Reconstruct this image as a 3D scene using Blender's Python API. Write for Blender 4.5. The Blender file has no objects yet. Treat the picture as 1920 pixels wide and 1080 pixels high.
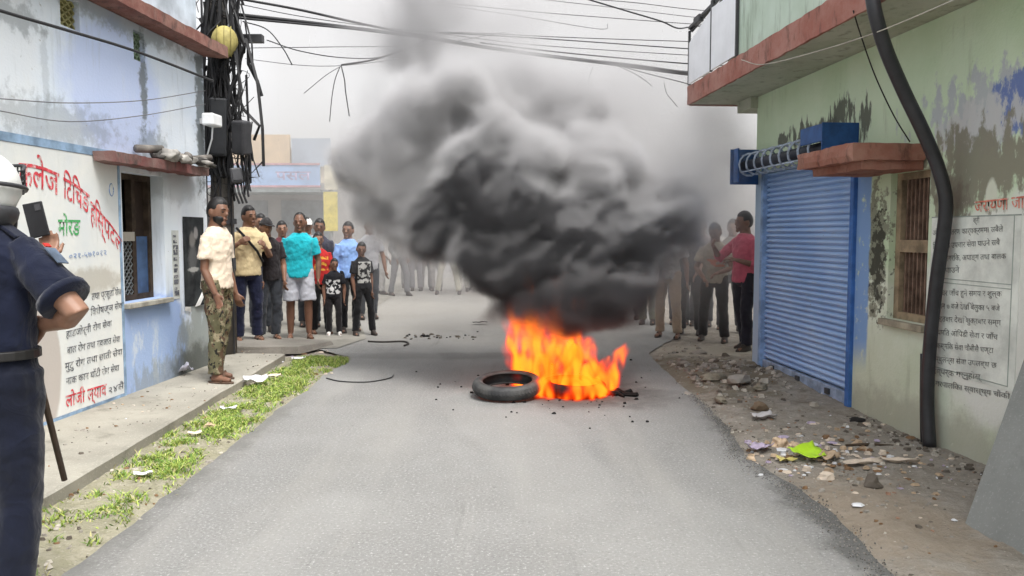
import bpy, bmesh, math, random
import numpy as np
from mathutils import Vector, Matrix, noise as mnoise
S = bpy.context.scene
COL = S.collection
# ------------------------------------------------------------------ camera
CAM_H, FPX, PITCH = 1.45, 1500.0, math.atan(103/1500)
cam = bpy.data.cameras.new('camera'); camo = bpy.data.objects.new('camera', cam); COL.objects.link(camo)
cam.sensor_width = 36; cam.lens = 36*FPX/1920; cam.clip_start = .05; cam.clip_end = 800
camo.location = (0, 0, CAM_H); camo.rotation_euler = (math.pi/2-PITCH, 0, 0)
S.camera = camo
# ------------------------------------------------------------------ sky, sun, exposure
SUN_EL, SUN_AZ = math.radians(64), math.radians(145)      # high sun behind thin cloud
w = bpy.data.worlds.new('World'); S.world = w; w.use_nodes = True
nt = w.node_tree; bg = nt.nodes['Background']
sky = nt.nodes.new('ShaderNodeTexSky'); sky.sky_type = 'NISHITA'; sky.sun_disc = False
sky.sun_elevation = SUN_EL; sky.sun_rotation = SUN_AZ; sky.dust_density = 4; sky.air_density = 1; sky.ozone_density = 1
hs = nt.nodes.new('ShaderNodeHueSaturation'); hs.inputs['Saturation'].default_value = .12
nt.links.new(sky.outputs[0], hs.inputs['Color'])
tcw = nt.nodes.new('ShaderNodeTexCoord'); nzw = nt.nodes.new('ShaderNodeTexNoise')
nzw.inputs['Scale'].default_value = 2.2; nzw.inputs['Detail'].default_value = 5
nt.links.new(tcw.outputs['Generated'], nzw.inputs['Vector'])
rpw = nt.nodes.new('ShaderNodeMapRange'); rpw.inputs['From Min'].default_value = .3; rpw.inputs['From Max'].default_value = .7
rpw.inputs['To Min'].default_value = .85; rpw.inputs['To Max'].default_value = 1.15
nt.links.new(nzw.outputs['Fac'], rpw.inputs['Value'])
mxw = nt.nodes.new('ShaderNodeMix'); mxw.data_type = 'RGBA'; mxw.blend_type = 'MULTIPLY'; mxw.inputs[0].default_value = 1
nt.links.new(hs.outputs[0], mxw.inputs[6]); nt.links.new(rpw.outputs[0], mxw.inputs[7])
nt.links.new(mxw.outputs[2], bg.inputs['Color']); bg.inputs['Strength'].default_value = .15
sun = bpy.data.lights.new('sun', 'SUN'); sun.energy = 1.5; sun.angle = math.radians(22); sun.color = (1, .97, .92)
suno = bpy.data.objects.new('sun', sun); COL.objects.link(suno); suno.location = (3, -5, 12)
suno.rotation_euler = (math.pi/2-SUN_EL, 0, math.pi-SUN_AZ)
S.view_settings.view_transform = 'Standard'; S.view_settings.look = 'None'
S.view_settings.exposure = 1.1; S.view_settings.gamma = 1; S.view_settings.use_curve_mapping = False
S.cycles.use_denoising = True; S.cycles.volume_step_rate = 2.0; S.cycles.volume_max_steps = 256
S.cycles.max_bounces = 8; S.cycles.diffuse_bounces = 3; S.cycles.glossy_bounces = 3; S.cycles.volume_bounces = 2
S.cycles.transparent_max_bounces = 8; S.cycles.use_adaptive_sampling = True
S.cycles.caustics_reflective = False; S.cycles.caustics_refractive = False

# ------------------------------------------------------------------ where a pixel of the 1920 x 1080 photograph lies in the place
FWD = np.array([0, math.cos(PITCH), -math.sin(PITCH)]); UPV = np.array([0, math.sin(PITCH), math.cos(PITCH)]); CP = np.array([0, 0, CAM_H])
def ray(x, y): return np.array([1., 0, 0])*(x-960)/FPX+UPV*(540-y)/FPX+FWD
def gnd(x, y, z=0.):
    r = ray(x, y); return CP+r*((z-CAM_H)/r[2])
def at(x, y, Y):
    r = ray(x, y); return CP+r*(Y/r[1])
class Wall:
    """a wall line on the ground: local x along it, local y into the building, z up"""
    def __init__(s, a, b):
        s.a = np.array([a[0], a[1], 0.]); d = np.array([b[0]-a[0], b[1]-a[1], 0.]); s.d = d/np.linalg.norm(d)
        s.n = np.array([s.d[1], -s.d[0], 0.]); s.rot = math.atan2(s.d[1], s.d[0])
    def uv(s, x, y, off=0.):
        r = ray(x, y); t = np.dot(s.a+s.n*off-CP, s.n)/np.dot(r, s.n); P = CP+r*t
        return float(np.dot(P-s.a, s.d)), float(P[2])
    def world(s, u, off, z): return s.a+s.d*u+s.n*off+np.array([0, 0, z])
WL = Wall(gnd(110, 795, .06), gnd(390, 690, .06))
WR = Wall(gnd(1418, 690), gnd(1742, 832))

# ------------------------------------------------------------------ objects
def put(ob, label=None, cat=None, group=None, kind=None):
    if label: ob['label'] = label
    if cat: ob['category'] = cat
    if group: ob['group'] = group
    if kind: ob['kind'] = kind
    return ob
def empty(name, loc=(0, 0, 0), rz=0., label=None, cat=None, group=None):
    o = bpy.data.objects.new(name, None); COL.objects.link(o); o.location = loc; o.rotation_euler = (0, 0, rz)
    o.empty_display_size = .1
    return put(o, label, cat, group)
def mesh_obj(name, me, mat=None, parent=None, **kw):
    o = bpy.data.objects.new(name, me); COL.objects.link(o)
    if mat is not None and len(me.materials) == 0: me.materials.append(mat)
    if parent: o.parent = parent
    return put(o, **kw)
class MB:
    """collects shapes for ONE mesh object"""
    def __init__(s): s.v = []; s.f = []
    def add(s, v, f):
        k = len(s.v); s.v += [tuple(map(float, p)) for p in v]; s.f += [tuple(i+k for i in q) for q in f]; return s
    def box(s, x0, x1, y0, y1, z0, z1):
        x0, x1 = min(x0, x1), max(x0, x1); y0, y1 = min(y0, y1), max(y0, y1); z0, z1 = min(z0, z1), max(z0, z1)
        return s.add([(x, y, z) for z in (z0, z1) for y in (y0, y1) for x in (x0, x1)],
                     [(0, 2, 3, 1), (4, 5, 7, 6), (0, 1, 5, 4), (2, 6, 7, 3), (0, 4, 6, 2), (1, 3, 7, 5)])
    def bar(s, a, b, w, h=None):
        """a square bar from a to b"""
        a, b = Vector(a), Vector(b); h = h or w; d = (b-a).normalized()
        u = d.cross(Vector((0, 0, 1)));  u = Vector((1, 0, 0)) if u.length < 1e-4 else u.normalized(); v = d.cross(u)
        q = [(-w/2, -h/2), (w/2, -h/2), (w/2, h/2), (-w/2, h/2)]
        return s.add([p+u*i+v*j for p in (a, b) for i, j in q], [(3, 2, 1, 0), (4, 5, 6, 7)]+[(k, (k+1) % 4, (k+1) % 4+4, k+4) for k in range(4)])
    def tube(s, pts, rad, n=8, cap=True, flat=None):
        """round tube along pts; flat = (axis vector, factor) squashes the section along that axis"""
        pts = [Vector(p) for p in pts]; m = len(pts)
        rad = rad if hasattr(rad, '__len__') else [rad]*m
        V = []; prev = None
        for i, p in enumerate(pts):
            d = (pts[min(i+1, m-1)]-pts[max(i-1, 0)]).normalized()
            if prev is None:
                u = d.cross(Vector((0, 0, 1)))
                if u.length < .05: u = d.cross(Vector((0, 1, 0)))
                u.normalize()
            else: u = (prev-d*prev.dot(d)).normalized()
            prev = u; v = d.cross(u)
            for k in range(n):
                a = 2*math.pi*k/n; o = (u*math.cos(a)+v*math.sin(a))*rad[i]
                if flat: ax = Vector(flat[0]).normalized(); o = o-ax*o.dot(ax)*(1-flat[1])
                V.append(p+o)
        Fc = [(i*n+k, i*n+(k+1) % n, (i+1)*n+(k+1) % n, (i+1)*n+k) for i in range(m-1) for k in range(n)]
        if cap: Fc += [tuple(reversed(range(n))), tuple((m-1)*n+k for k in range(n))]
        return s.add(V, Fc)
    def rings(s, R, n=14):
        """closed loft of horizontal ellipses: (centre, half width, half depth)"""
        V = []; m = len(R)
        for c, a, b in R:
            for k in range(n):
                t = 2*math.pi*k/n; V.append((c[0]+a*math.cos(t), c[1]+b*math.sin(t), c[2]))
        Fc = [(i*n+k, i*n+(k+1) % n, (i+1)*n+(k+1) % n, (i+1)*n+k) for i in range(m-1) for k in range(n)]
        return s.add(V, Fc+[tuple(reversed(range(n))), tuple((m-1)*n+k for k in range(n))])
    def lathe(s, prof, n=32, c=(0, 0, 0), closed=False):
        V = [(c[0]+r*math.cos(2*math.pi*k/n), c[1]+r*math.sin(2*math.pi*k/n), c[2]+z) for r, z in prof for k in range(n)]; m = len(prof)
        return s.add(V, [(i*n+k, i*n+(k+1) % n, ((i+1) % m)*n+(k+1) % n, ((i+1) % m)*n+k) for i in range(m if closed else m-1) for k in range(n)])
    def mesh(s, name, smooth=False):
        me = bpy.data.meshes.new(name); me.from_pydata(s.v, [], s.f); me.update()
        if smooth: me.shade_smooth()
        return me
    def build(s, name, mat=None, parent=None, smooth=False, **kw): return mesh_obj(name, s.mesh(name, smooth), mat, parent, **kw)
def bevel(ob, w=.01, seg=2):
    m = ob.modifiers.new('bevel', 'BEVEL'); m.width = w; m.segments = seg; m.limit_method = 'ANGLE'; m.angle_limit = .6; return ob
def spline(pts, n=8):
    """Catmull-Rom through pts"""
    P = [np.array(p, float) for p in pts]; P = [2*P[0]-P[1]]+P+[2*P[-1]-P[-2]]; out = []
    for i in range(1, len(P)-2):
        for k in range(n):
            t = k/n; out.append(.5*((2*P[i])+(-P[i-1]+P[i+1])*t+(2*P[i-1]-5*P[i]+4*P[i+1]-P[i+2])*t*t+(-P[i-1]+3*P[i]-3*P[i+1]+P[i+2])*t**3))
    return out+[P[-2]]

# ------------------------------------------------------------------ materials
class NT:
    def __init__(s, name):
        s.m = bpy.data.materials.new(name); s.m.use_nodes = True; s.t = s.m.node_tree
        s.b = s.t.nodes['Principled BSDF']; s.out = s.t.nodes['Material Output']
        s.tc = s.t.nodes.new('ShaderNodeTexCoord').outputs['Object']
    def n(s, ty, **kw):
        d = s.t.nodes.new(ty)
        for k, v in kw.items(): setattr(d, k, v)
        return d
    def l(s, a, b): s.t.links.new(a, b)
    def setin(s, sock, v):
        if isinstance(v, bpy.types.NodeSocket): s.l(v, sock)
        elif hasattr(v, '__len__') and len(v) == 3 and sock.type == 'RGBA': sock.default_value = (*v, 1)
        else: sock.default_value = v
    def noise(s, scale, detail=4, rough=.55, vec=None, dist=0, stretch=None):
        v = vec or s.tc
        if stretch:
            mp = s.n('ShaderNodeMapping'); mp.inputs['Scale'].default_value = stretch; s.l(v, mp.inputs[0]); v = mp.outputs[0]
        d = s.n('ShaderNodeTexNoise'); d.inputs['Scale'].default_value = scale; d.inputs['Detail'].default_value = detail
        d.inputs['Roughness'].default_value = rough; d.inputs['Distortion'].default_value = dist; s.l(v, d.inputs['Vector']); return d.outputs['Fac']
    def rng(s, v, a, b, c=0., d=1., smooth=True):
        r = s.n('ShaderNodeMapRange'); r.interpolation_type = 'SMOOTHSTEP' if smooth else 'LINEAR'
        for k, x in zip(('From Min', 'From Max', 'To Min', 'To Max'), (a, b, c, d)): r.inputs[k].default_value = x
        s.l(v, r.inputs['Value']); return r.outputs[0]
    def math(s, op, a, b=0.):
        d = s.n('ShaderNodeMath', operation=op); s.setin(d.inputs[0], a); s.setin(d.inputs[1], b); return d.outputs[0]
    def mix(s, f, a, b, mode='MIX'):
        d = s.n('ShaderNodeMix', data_type='RGBA', blend_type=mode); s.setin(d.inputs[0], f); s.setin(d.inputs[6], a); s.setin(d.inputs[7], b); return d.outputs[2]
    def patch(s, c, r, nscale=5., namt=.7, lo=.7, hi=1.05, stretch=None, seed=0.):
        """1 inside a ragged ellipsoid at c with radii r"""
        su = s.n('ShaderNodeVectorMath', operation='SUBTRACT'); su.inputs[1].default_value = c; s.l(s.tc, su.inputs[0])
        dv = s.n('ShaderNodeVectorMath', operation='DIVIDE'); dv.inputs[1].default_value = r; s.l(su.outputs[0], dv.inputs[0])
        ln = s.n('ShaderNodeVectorMath', operation='LENGTH'); s.l(dv.outputs[0], ln.inputs[0])
        nz = s.noise(nscale, 5, .65, stretch=stretch)
        k = s.math('ADD', ln.outputs['Value'], s.math('MULTIPLY', s.math('SUBTRACT', nz, .5), namt*2))
        return s.rng(k, lo, hi, 1., 0.)
    def bump(s, h, strength=.3, dist=.01):
        d = s.n('ShaderNodeBump'); d.inputs['Strength'].default_value = strength; d.inputs['Distance'].default_value = dist
        s.l(h, d.inputs['Height']); s.l(d.outputs[0], s.b.inputs['Normal']); return d
    def done(s, col, rough=.85, spec=.25, metal=0.):
        s.setin(s.b.inputs['Base Color'], col); s.setin(s.b.inputs['Roughness'], rough)
        s.b.inputs['Specular IOR Level'].default_value = spec; s.b.inputs['Metallic'].default_value = metal; return s.m
def plain(name, col, rough=.8, spec=.25, var=.25, scale=6., bump=.15, bscale=60., metal=0., col2=None, dist=.006):
    """one colour with uneven tone, a little wear and fine relief"""
    t = NT(name); f = t.rng(t.noise(scale, 5, .6), .3, .7)
    c2 = col2 or tuple(x*(1-var) for x in col); c = t.mix(f, tuple(min(1, x*(1+var*.5)) for x in col), c2)
    if bump: t.bump(t.noise(bscale, 3), bump, dist)
    return t.done(c, rough, spec, metal)
MATS = {}
def M(name, *a, **k):
    if name not in MATS: MATS[name] = plain(name, *a, **k)
    return MATS[name]
# ------------------------------------------------------------------ the ground
def asphalt():
    t = NT('asphalt')
    big = t.rng(t.noise(.55, 4), .3, .7); mid = t.rng(t.noise(3., 5, .6), .25, .75); fine = t.noise(62, 4, .75)
    c = t.mix(big, (.255, .252, .244), (.20, .198, .193)); c = t.mix(t.math('MULTIPLY', mid, .5), c, (.205, .2, .192))
    grit = t.rng(fine, .55, .66); c = t.mix(t.math('MULTIPLY', grit, .85), c, (.44, .435, .42)); lw = t.rng(fine, .44, .34); c = t.mix(t.math('MULTIPLY', lw, .6), c, (.115, .113, .108))
    dk = t.rng(t.noise(70, 2, .6, stretch=(1, 1, 1)), .36, .28); c = t.mix(t.math('MULTIPLY', dk, .6), c, (.09, .088, .085))
    # worn wheel lanes and dust
    st = t.rng(t.noise(1.2, 4, .6, stretch=(2.2, .25, 1)), .45, .7); c = t.mix(t.math('MULTIPLY', st, .35), c, (.3, .29, .268))
    # soot round the fire, burnt into the surface
    p = t.patch((.62, 7.15, 0), (1.0, .8, 1), 3., .5, .45, 1.1); c = t.mix(t.math('MULTIPLY', p, .75), c, (.05, .048, .045))
    p2 = t.patch((-.9, 9.4, 0), (1.6, .35, 1), 2.5, .8, .4, 1.1); c = t.mix(t.math('MULTIPLY', p2, .45), c, (.11, .105, .1))
    # tarry darker rim of the right edge
    sx = t.n('ShaderNodeSeparateXYZ'); t.l(t.tc, sx.inputs[0]); ex_ = t.math('ADD', sx.outputs[0], t.math('MULTIPLY', t.math('SUBTRACT', t.noise(3.5, 6, .75), .5), .5))
    rim = t.math('MULTIPLY', t.rng(ex_, 1.44, 1.58), t.rng(sx.outputs[1], 7.2, 5.6)); c = t.mix(t.math('MULTIPLY', rim, .7), c, (.075, .073, .07))
    lim = t.math('MULTIPLY', t.rng(ex_, -1.72, -1.9), t.rng(sx.outputs[1], 8.5, 6.5)); c = t.mix(t.math('MULTIPLY', lim, .5), c, (.10, .098, .09))
    blot = t.rng(t.noise(22, 4, .7), .6, .72); c = t.mix(t.math('MULTIPLY', blot, .35), c, (.36, .355, .34)); blot2 = t.rng(t.noise(16, 5, .75, dist=.4), .36, .26); c = t.mix(t.math('MULTIPLY', blot2, .45), c, (.12, .118, .112))
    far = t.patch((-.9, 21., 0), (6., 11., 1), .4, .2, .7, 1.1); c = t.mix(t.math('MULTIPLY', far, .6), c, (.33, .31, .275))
    # hair cracks, drips and tyre scuffs
    wv = t.n('ShaderNodeVectorMath', operation='ADD'); nv = t.n('ShaderNodeTexNoise'); nv.inputs['Scale'].default_value = 2.2; nv.inputs['Detail'].default_value = 5; t.l(t.tc, nv.inputs['Vector']); sc_ = t.n('ShaderNodeVectorMath', operation='SCALE'); sc_.inputs['Scale'].default_value = .55; t.l(nv.outputs['Color'], sc_.inputs[0]); t.l(t.tc, wv.inputs[0]); t.l(sc_.outputs[0], wv.inputs[1])
    vo = t.n('ShaderNodeTexVoronoi', feature='DISTANCE_TO_EDGE'); vo.inputs['Scale'].default_value = .75; t.l(wv.outputs[0], vo.inputs['Vector'])
    ck = t.math('MULTIPLY', t.rng(vo.outputs['Distance'], .012, .003), t.rng(t.noise(.8, 3), .5, .6)); c = t.mix(t.math('MULTIPLY', ck, .12), c, (.09, .088, .084))
    scf = t.math('MULTIPLY', t.rng(t.noise(2.6, 5, .7, stretch=(3.2, .16, 1)), .6, .72), t.rng(t.noise(.9, 2), .45, .6)); c = t.mix(t.math('MULTIPLY', scf, .4), c, (.11, .108, .104))
    drp = t.rng(t.noise(7, 3, .6), .72, .76); c = t.mix(t.math('MULTIPLY', drp, .5), c, (.10, .098, .095))
    ptc = t.rng(t.noise(.42, 2, .5, stretch=(1.4, .7, 1)), .50, .54); c = t.mix(t.math('MULTIPLY', ptc, .22), c, (.32, .315, .30))
    t.bump(t.math('ADD', fine, t.math('MULTIPLY', mid, 1.5)), .7, .009)
    return t.done(c, .86, .25)
def dirt(name='dirt', base=(.30, .268, .228), alt=(.215, .188, .155), pale=(.38, .348, .305)):
    t = NT(name); a = t.rng(t.noise(1.6, 5, .6), .3, .7); b = t.rng(t.noise(9, 5, .65), .35, .7)
    c = t.mix(a, base, alt); c = t.mix(t.math('MULTIPLY', b, .6), c, pale)
    sp = t.rng(t.noise(60, 2, .6), .62, .72); c = t.mix(t.math('MULTIPLY', sp, .6), c, (.46, .43, .38))
    dk = t.rng(t.noise(45, 2, .6), .38, .28); c = t.mix(t.math('MULTIPLY', dk, .4), c, (.10, .085, .07))
    p = t.patch((2.05, 8.1, 0), (.8, 1.5, 2), 5, 1.2, .5, 1.1); c = t.mix(t.math('MULTIPLY', p, .7), c, (.15, .125, .085)); p = t.patch((2.5, 9.75, 0), (.9, .55, 2), 4, .8, .6, 1.1); c = t.mix(t.math('MULTIPLY', p, .7), c, (.42, .38, .31))
    p = t.patch((1.9, 4.0, 0), (.5, .7, 2), 4, 1.0, .5, 1.1); c = t.mix(t.math('MULTIPLY', p, .5), c, (.30, .235, .17))
    t.bump(t.math('ADD', t.noise(55, 4, .7), t.math('MULTIPLY', b, 1.2)), .8, .012)
    return t.done(c, .95, .1)
def concrete(name, col=(.36, .34, .29), var=.35, dark=(.12, .11, .09)):
    t = NT(name); a = t.rng(t.noise(1.3, 5, .6), .25, .75); c = t.mix(a, col, tuple(x*(1-var) for x in col))
    s = t.rng(t.noise(4.5, 6, .7), .52, .72); c = t.mix(t.math('MULTIPLY', s, .55), c, dark)
    g = t.rng(t.noise(80, 2), .58, .7); c = t.mix(t.math('MULTIPLY', g, .35), c, tuple(min(1, x*1.5) for x in col))
    t.bump(t.math('ADD', t.noise(50, 3), t.noise(6, 4)), .4, .008)
    return t.done(c, .9, .2)
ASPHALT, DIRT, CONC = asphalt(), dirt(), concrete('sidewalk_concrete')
def sheet(name, outline, z, mat, **kw):
    me = bpy.data.meshes.new(name); me.from_pydata([(x, y, z) for x, y in outline], [], [tuple(range(len(outline)))])
    return mesh_obj(name, me, mat, **kw)
def nz(x, y, f, seed=0.): return mnoise.noise((x*f, y*f, seed))
sheet('ground', [(-160, -60), (160, -60), (160, 320), (-160, 320)], -.03, DIRT, kind='structure')
# road: a long strip with uneven edges
def road_l(y): return -1.9+.02*math.sin(y*.8)+.05*nz(0, y, 1.3, 2)+.025*nz(0, y, 5, 4)+(-.02*max(0, y-9) if y < 14 else -.1)-(1.6*min(1, max(0, (y-9.3)/2.)))
def road_r(y): return 1.62+.05*nz(3, y, 1.1, 7)+.03*nz(3, y, 5, 9)-.1*math.exp(-((y-5.1)/.5)**2)+(.9*min(1, max(0, (y-9.6)/2.)))
ys = [-4+.12*i for i in range(0, 170)]+[17+i for i in range(0, 90)]
V = []; Fc = []
for i, y in enumerate(ys):
    a, b = road_l(y), road_r(y)
    for k in range(9): V.append((a+(b-a)*k/8, y, 0.0))
    if i: Fc += [((i-1)*9+k, (i-1)*9+k+1, i*9+k+1, i*9+k) for k in range(8)]
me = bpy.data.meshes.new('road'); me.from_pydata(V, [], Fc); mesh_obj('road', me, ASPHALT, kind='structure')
def terrain(name, x0, x1, y0, y1, step, hf, mat, **kw):
    nx, ny = int((x1-x0)/step)+1, int((y1-y0)/step)+1
    V = [(x0+i*step, y0+j*step, hf(x0+i*step, y0+j*step)) for j in range(ny) for i in range(nx)]
    Fc = [(j*nx+i, j*nx+i+1, (j+1)*nx+i+1, (j+1)*nx+i) for j in range(ny-1) for i in range(nx-1)]
    me = bpy.data.meshes.new(name); me.from_pydata(V, [], Fc); me.shade_smooth(); return mesh_obj(name, me, mat, **kw)
# dirt shoulder on the right: rises out of the road edge, rough and strewn
def rough_h(x, y):
    e = x-road_r(y); a = max(0., min(1., (e+.06)/.25))
    h = .012*nz(x, y, 2.2, 1)+.012*nz(x, y, 6, 2)+.010*abs(nz(x, y, 14, 3))+.006*nz(x, y, 30, 4)
    bank = .05*math.exp(-((y-7.9)/1.0)**2)*max(0, min(1, e/.4))*(1+nz(x, y, 4, 8))
    return -.02+a*(.026+bank)+h*a*1.2
terrain('dirt_shoulder', 1.3, 3.12, -.5, 13.0, .035, rough_h, DIRT, kind='structure')
# verge on the left: soil under the grass
def verge_h(x, y):
    e = min(road_l(y)-x, x+2.62+.02*nz(x, y, 3, 1)); a = max(0., min(1., (e+.05)/.16))
    return -.02+a*.028+a*(.012*nz(x, y, 5, 5)+.008*nz(x, y, 17, 6))
VERGE = dirt('verge_soil', (.30, .28, .20), (.22, .21, .14), (.38, .35, .28))
terrain('verge', -2.75, -1.72, -.5, 9.4, .035, verge_h, VERGE, kind='structure')
# sidewalk slab along the clinic wall
def side_edge(y): return -2.43-.03*min(9, max(0, y-4.2))-.015*nz(1, y, 2, 3)
V = []; Fc = []; yy = [-1+.2*i for i in range(0, 51)]
for i, y in enumerate(yy):
    a = side_edge(y); wl = WL.a+WL.d*((y-WL.a[1])/WL.d[1]); b = wl[0]-.1
    V += [(a, y, -.03), (a+.006*nz(2, y, 5), y, .075), (a-.02, y, .085), ((a+b)/2, y, .087), (b, y, .09)]
    if i: Fc += [((i-1)*5+k, i*5+k, i*5+k+1, (i-1)*5+k+1) for k in range(4)]
me = bpy.data.meshes.new('sidewalk'); me.from_pydata(V, [], [tuple(reversed(f)) for f in Fc]); mesh_obj('sidewalk', me, CONC, kind='structure')
# concrete apron where the crowd stands, and the doorstep slab before it
sheet('apron', [(-9, 9.9), (-3.6, 9.75), (-2.2, 10.0), (-2.0, 10.9), (-2.6, 13.5), (-3.4, 40), (-9, 40)], .009, concrete('apron_concrete', (.3, .285, .25)), kind='structure')
b = MB(); b.add([(-4.2, 9.42, 0), (-2.55, 9.55, 0), (-2.3, 10.3, 0), (-2.75, 10.62, 0), (-4.3, 10.6, 0), (-4.2, 9.42, .10), (-2.58, 9.56, .09), (-2.34, 10.28, .06), (-2.75, 10.58, .05), (-4.3, 10.6, .1)],
      [(5, 6, 7, 8, 9), (0, 1, 6, 5), (1, 2, 7, 6), (2, 3, 8, 7), (3, 4, 9, 8), (4, 0, 5, 9)])
put(bevel(b.build('doorstep_slab', concrete('step_concrete', (.27, .25, .22), .4))), 'low concrete drain slab at the feet of the onlookers on the left', 'slab')
# stones, crumbs and leaf litter too small to count
def crumbs(name, spots, seed, mats, **kw):
    R = random.Random(seed); v = []; f = []; mi = []
    for x, y, z, r, flat, m in spots:
        k = len(v); a0 = R.random()*6.28; n = 5; el = R.uniform(.6, 1)
        for q in range(n): a = a0+q*6.283/n; rr = r*R.uniform(.6, 1.1); v.append((x+math.cos(a)*rr, y+math.sin(a)*rr*el, z-.004))
        for q in range(n): a = a0+.3+q*6.283/n; rr = r*R.uniform(.4, .75); v.append((x+math.cos(a)*rr, y+math.sin(a)*rr*el, z+r*flat*R.uniform(.6, 1.1)))
        f += [(k+q, k+(q+1) % n, k+n+(q+1) % n, k+n+q) for q in range(n)]+[tuple(k+n+q for q in range(n))]; mi += [m]*(n+1)
    me = bpy.data.meshes.new(name); me.from_pydata(v, [], f)
    for m in mats: me.materials.append(m)
    me.polygons.foreach_set('material_index', mi); return mesh_obj(name, me, None, **kw)
R = random.Random(5); spots = []
for i in range(1300):
    y = R.uniform(2.2, 10.5) if R.random() < .35 else R.gauss(5.3, .8)
    e = abs(R.gauss(.4, .45)); x = road_r(y)-.1+e
    wx = WR.a[0]+(8.54-y)*.0793
    if x > wx-.03 or y < 2: continue
    r = abs(R.gauss(.004, .008))+.003
    spots.append((x, y, rough_h(x, y), r, R.choice([.25, .5, .7]), R.choices(range(5), (6, 1.2, 2.5, 1, 1))[0]))
for i in range(330):
    y = 8.0+R.gauss(0, .75); x = 1.75+R.random()*1.0
    wx = WR.a[0]+(8.54-y)*.0793
    if x < wx-.05: spots.append((x, y, rough_h(x, y), abs(R.gauss(.02, .016))+.006, .6, R.choice([0, 0, 1, 2])))
for i in range(260):   # along the foot of the green wall
    y = R.uniform(3.8, 6.3); wx = WR.a[0]+(8.54-y)*.0793; x = wx-.04-abs(R.gauss(0, .16)); spots.append((x, y, rough_h(x, y), abs(R.gauss(.012, .012))+.005, .5, R.choice([0, 1, 1, 2])))
crumbs('rubble', spots, 6, [M('stone_grey', (.30, .275, .24)), M('stone_dark', (.13, .11, .09)), M('stone_pale', (.46, .42, .36)), M('leaf_brown', (.22, .13, .07)), M('brick_crumb', (.32, .19, .13))],
       kind='stuff', label='stones, crumbs and leaf litter scattered over the dirt shoulder', cat='rubble')
spots = []
for i in range(420):
    y = R.uniform(3., 9.3); x = R.uniform(-2.6, -1.85)
    spots.append((x, y, verge_h(x, y)+.004, abs(R.gauss(.008, .008))+.004, R.choice([.15, .5]), R.choices(range(4), (3, 2, 2, 1))[0]))
for i in range(110):
    y = R.uniform(4.5, 9.2); x = R.uniform(-3.15, -2.6); spots.append((x, y, .09, abs(R.gauss(.005, .006))+.003, R.choice([.15, .4]), R.choices(range(4), (3, 2, 2, 1))[0]))
crumbs('grit', spots, 7, [MATS['stone_grey'], MATS['stone_dark'], MATS['stone_pale'], MATS['leaf_brown']], kind='stuff', label='grit and crumbs on the verge and sidewalk', cat='grit')
# loose aggregate along the broken road edge
spots = []
for i in range(2600):
    y = R.uniform(2.6, 7.2); x = road_r(y)+R.gauss(-.035, .03)*(1.6 if y < 5.6 else .8); spots.append((x, y, .002, R.uniform(.002, .0055), .45, R.choices(range(3), (5, 1, 3))[0]))
crumbs('aggregate', spots, 8, [M('tar', (.12, .117, .112)), MATS['stone_dark'], MATS['stone_grey']], kind='stuff', label='crumbling dark aggregate along the broken right road edge', cat='aggregate')
# grass
def grass():
    R = random.Random(3); v = []; f = []; mi = []
    def dens(x, y):
        e = min(road_l(y)-x, x+2.5)
        d = .42+.9*nz(x, y, 1.7, 31)-.25*max(0, min(1, (4.9-y)/.8))+.6*nz(x, y, 5, 33)+.5*nz(x, y, 11, 34)
        if 4.7 < y < 5.6: d -= .55*(1-abs(y-5.15)/.45) if x > -2.2 else .2
        if y < 4.2: d -= .1
        return d*min(1, max(0, (e-.01+.12*nz(x, y, 4, 36))/.16))
    n = 0
    while n < 21000:
        y = 2.6+(9.25-2.6)*R.random()**.9; x = R.uniform(-2.62, -1.84)
        if R.random() > dens(x, y): continue
        n += 1; hgt = R.uniform(.012, .042)*(1+.9*nz(x, y, 3, 40)); a = R.random()*6.283; wd = R.uniform(.003, .006); ln = R.uniform(.3, 2.0)*hgt
        dx, dy = math.cos(a), math.sin(a); b2 = R.random()*6.283; lx, ly = math.cos(b2)*ln, math.sin(b2)*ln; z = verge_h(x, y)-.004
        k = len(v); v += [(x-dx*wd, y-dy*wd, z), (x+dx*wd, y+dy*wd, z), (x+dx*wd*.7+lx*.4, y+dy*wd*.7+ly*.4, z+hgt*.65), (x-dx*wd*.7+lx*.4, y-dy*wd*.7+ly*.4, z+hgt*.65), (x+lx, y+ly, z+hgt)]
        f += [(k, k+1, k+2, k+3), (k+3, k+2, k+4)]; m = R.choices((0, 1, 2, 3), (4, 2.5, 3.5, 1.3))[0]; mi += [m, m]
    me = bpy.data.meshes.new('grass'); me.from_pydata(v, [], f)
    for nme, c in (('grass_mid', (.27, .36, .07)), ('grass_light', (.40, .47, .11)), ('grass_deep', (.12, .22, .04)), ('grass_dry', (.46, .42, .2))):
        t = NT(nme); t.b.inputs['Subsurface Weight'].default_value = 0; me.materials.append(t.done(c, .6, .3))
    me.polygons.foreach_set('material_index', mi)
    mesh_obj('grass', me, None, kind='stuff', label='short green grass strip between the road and the sidewalk', cat='grass')
grass()
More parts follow.
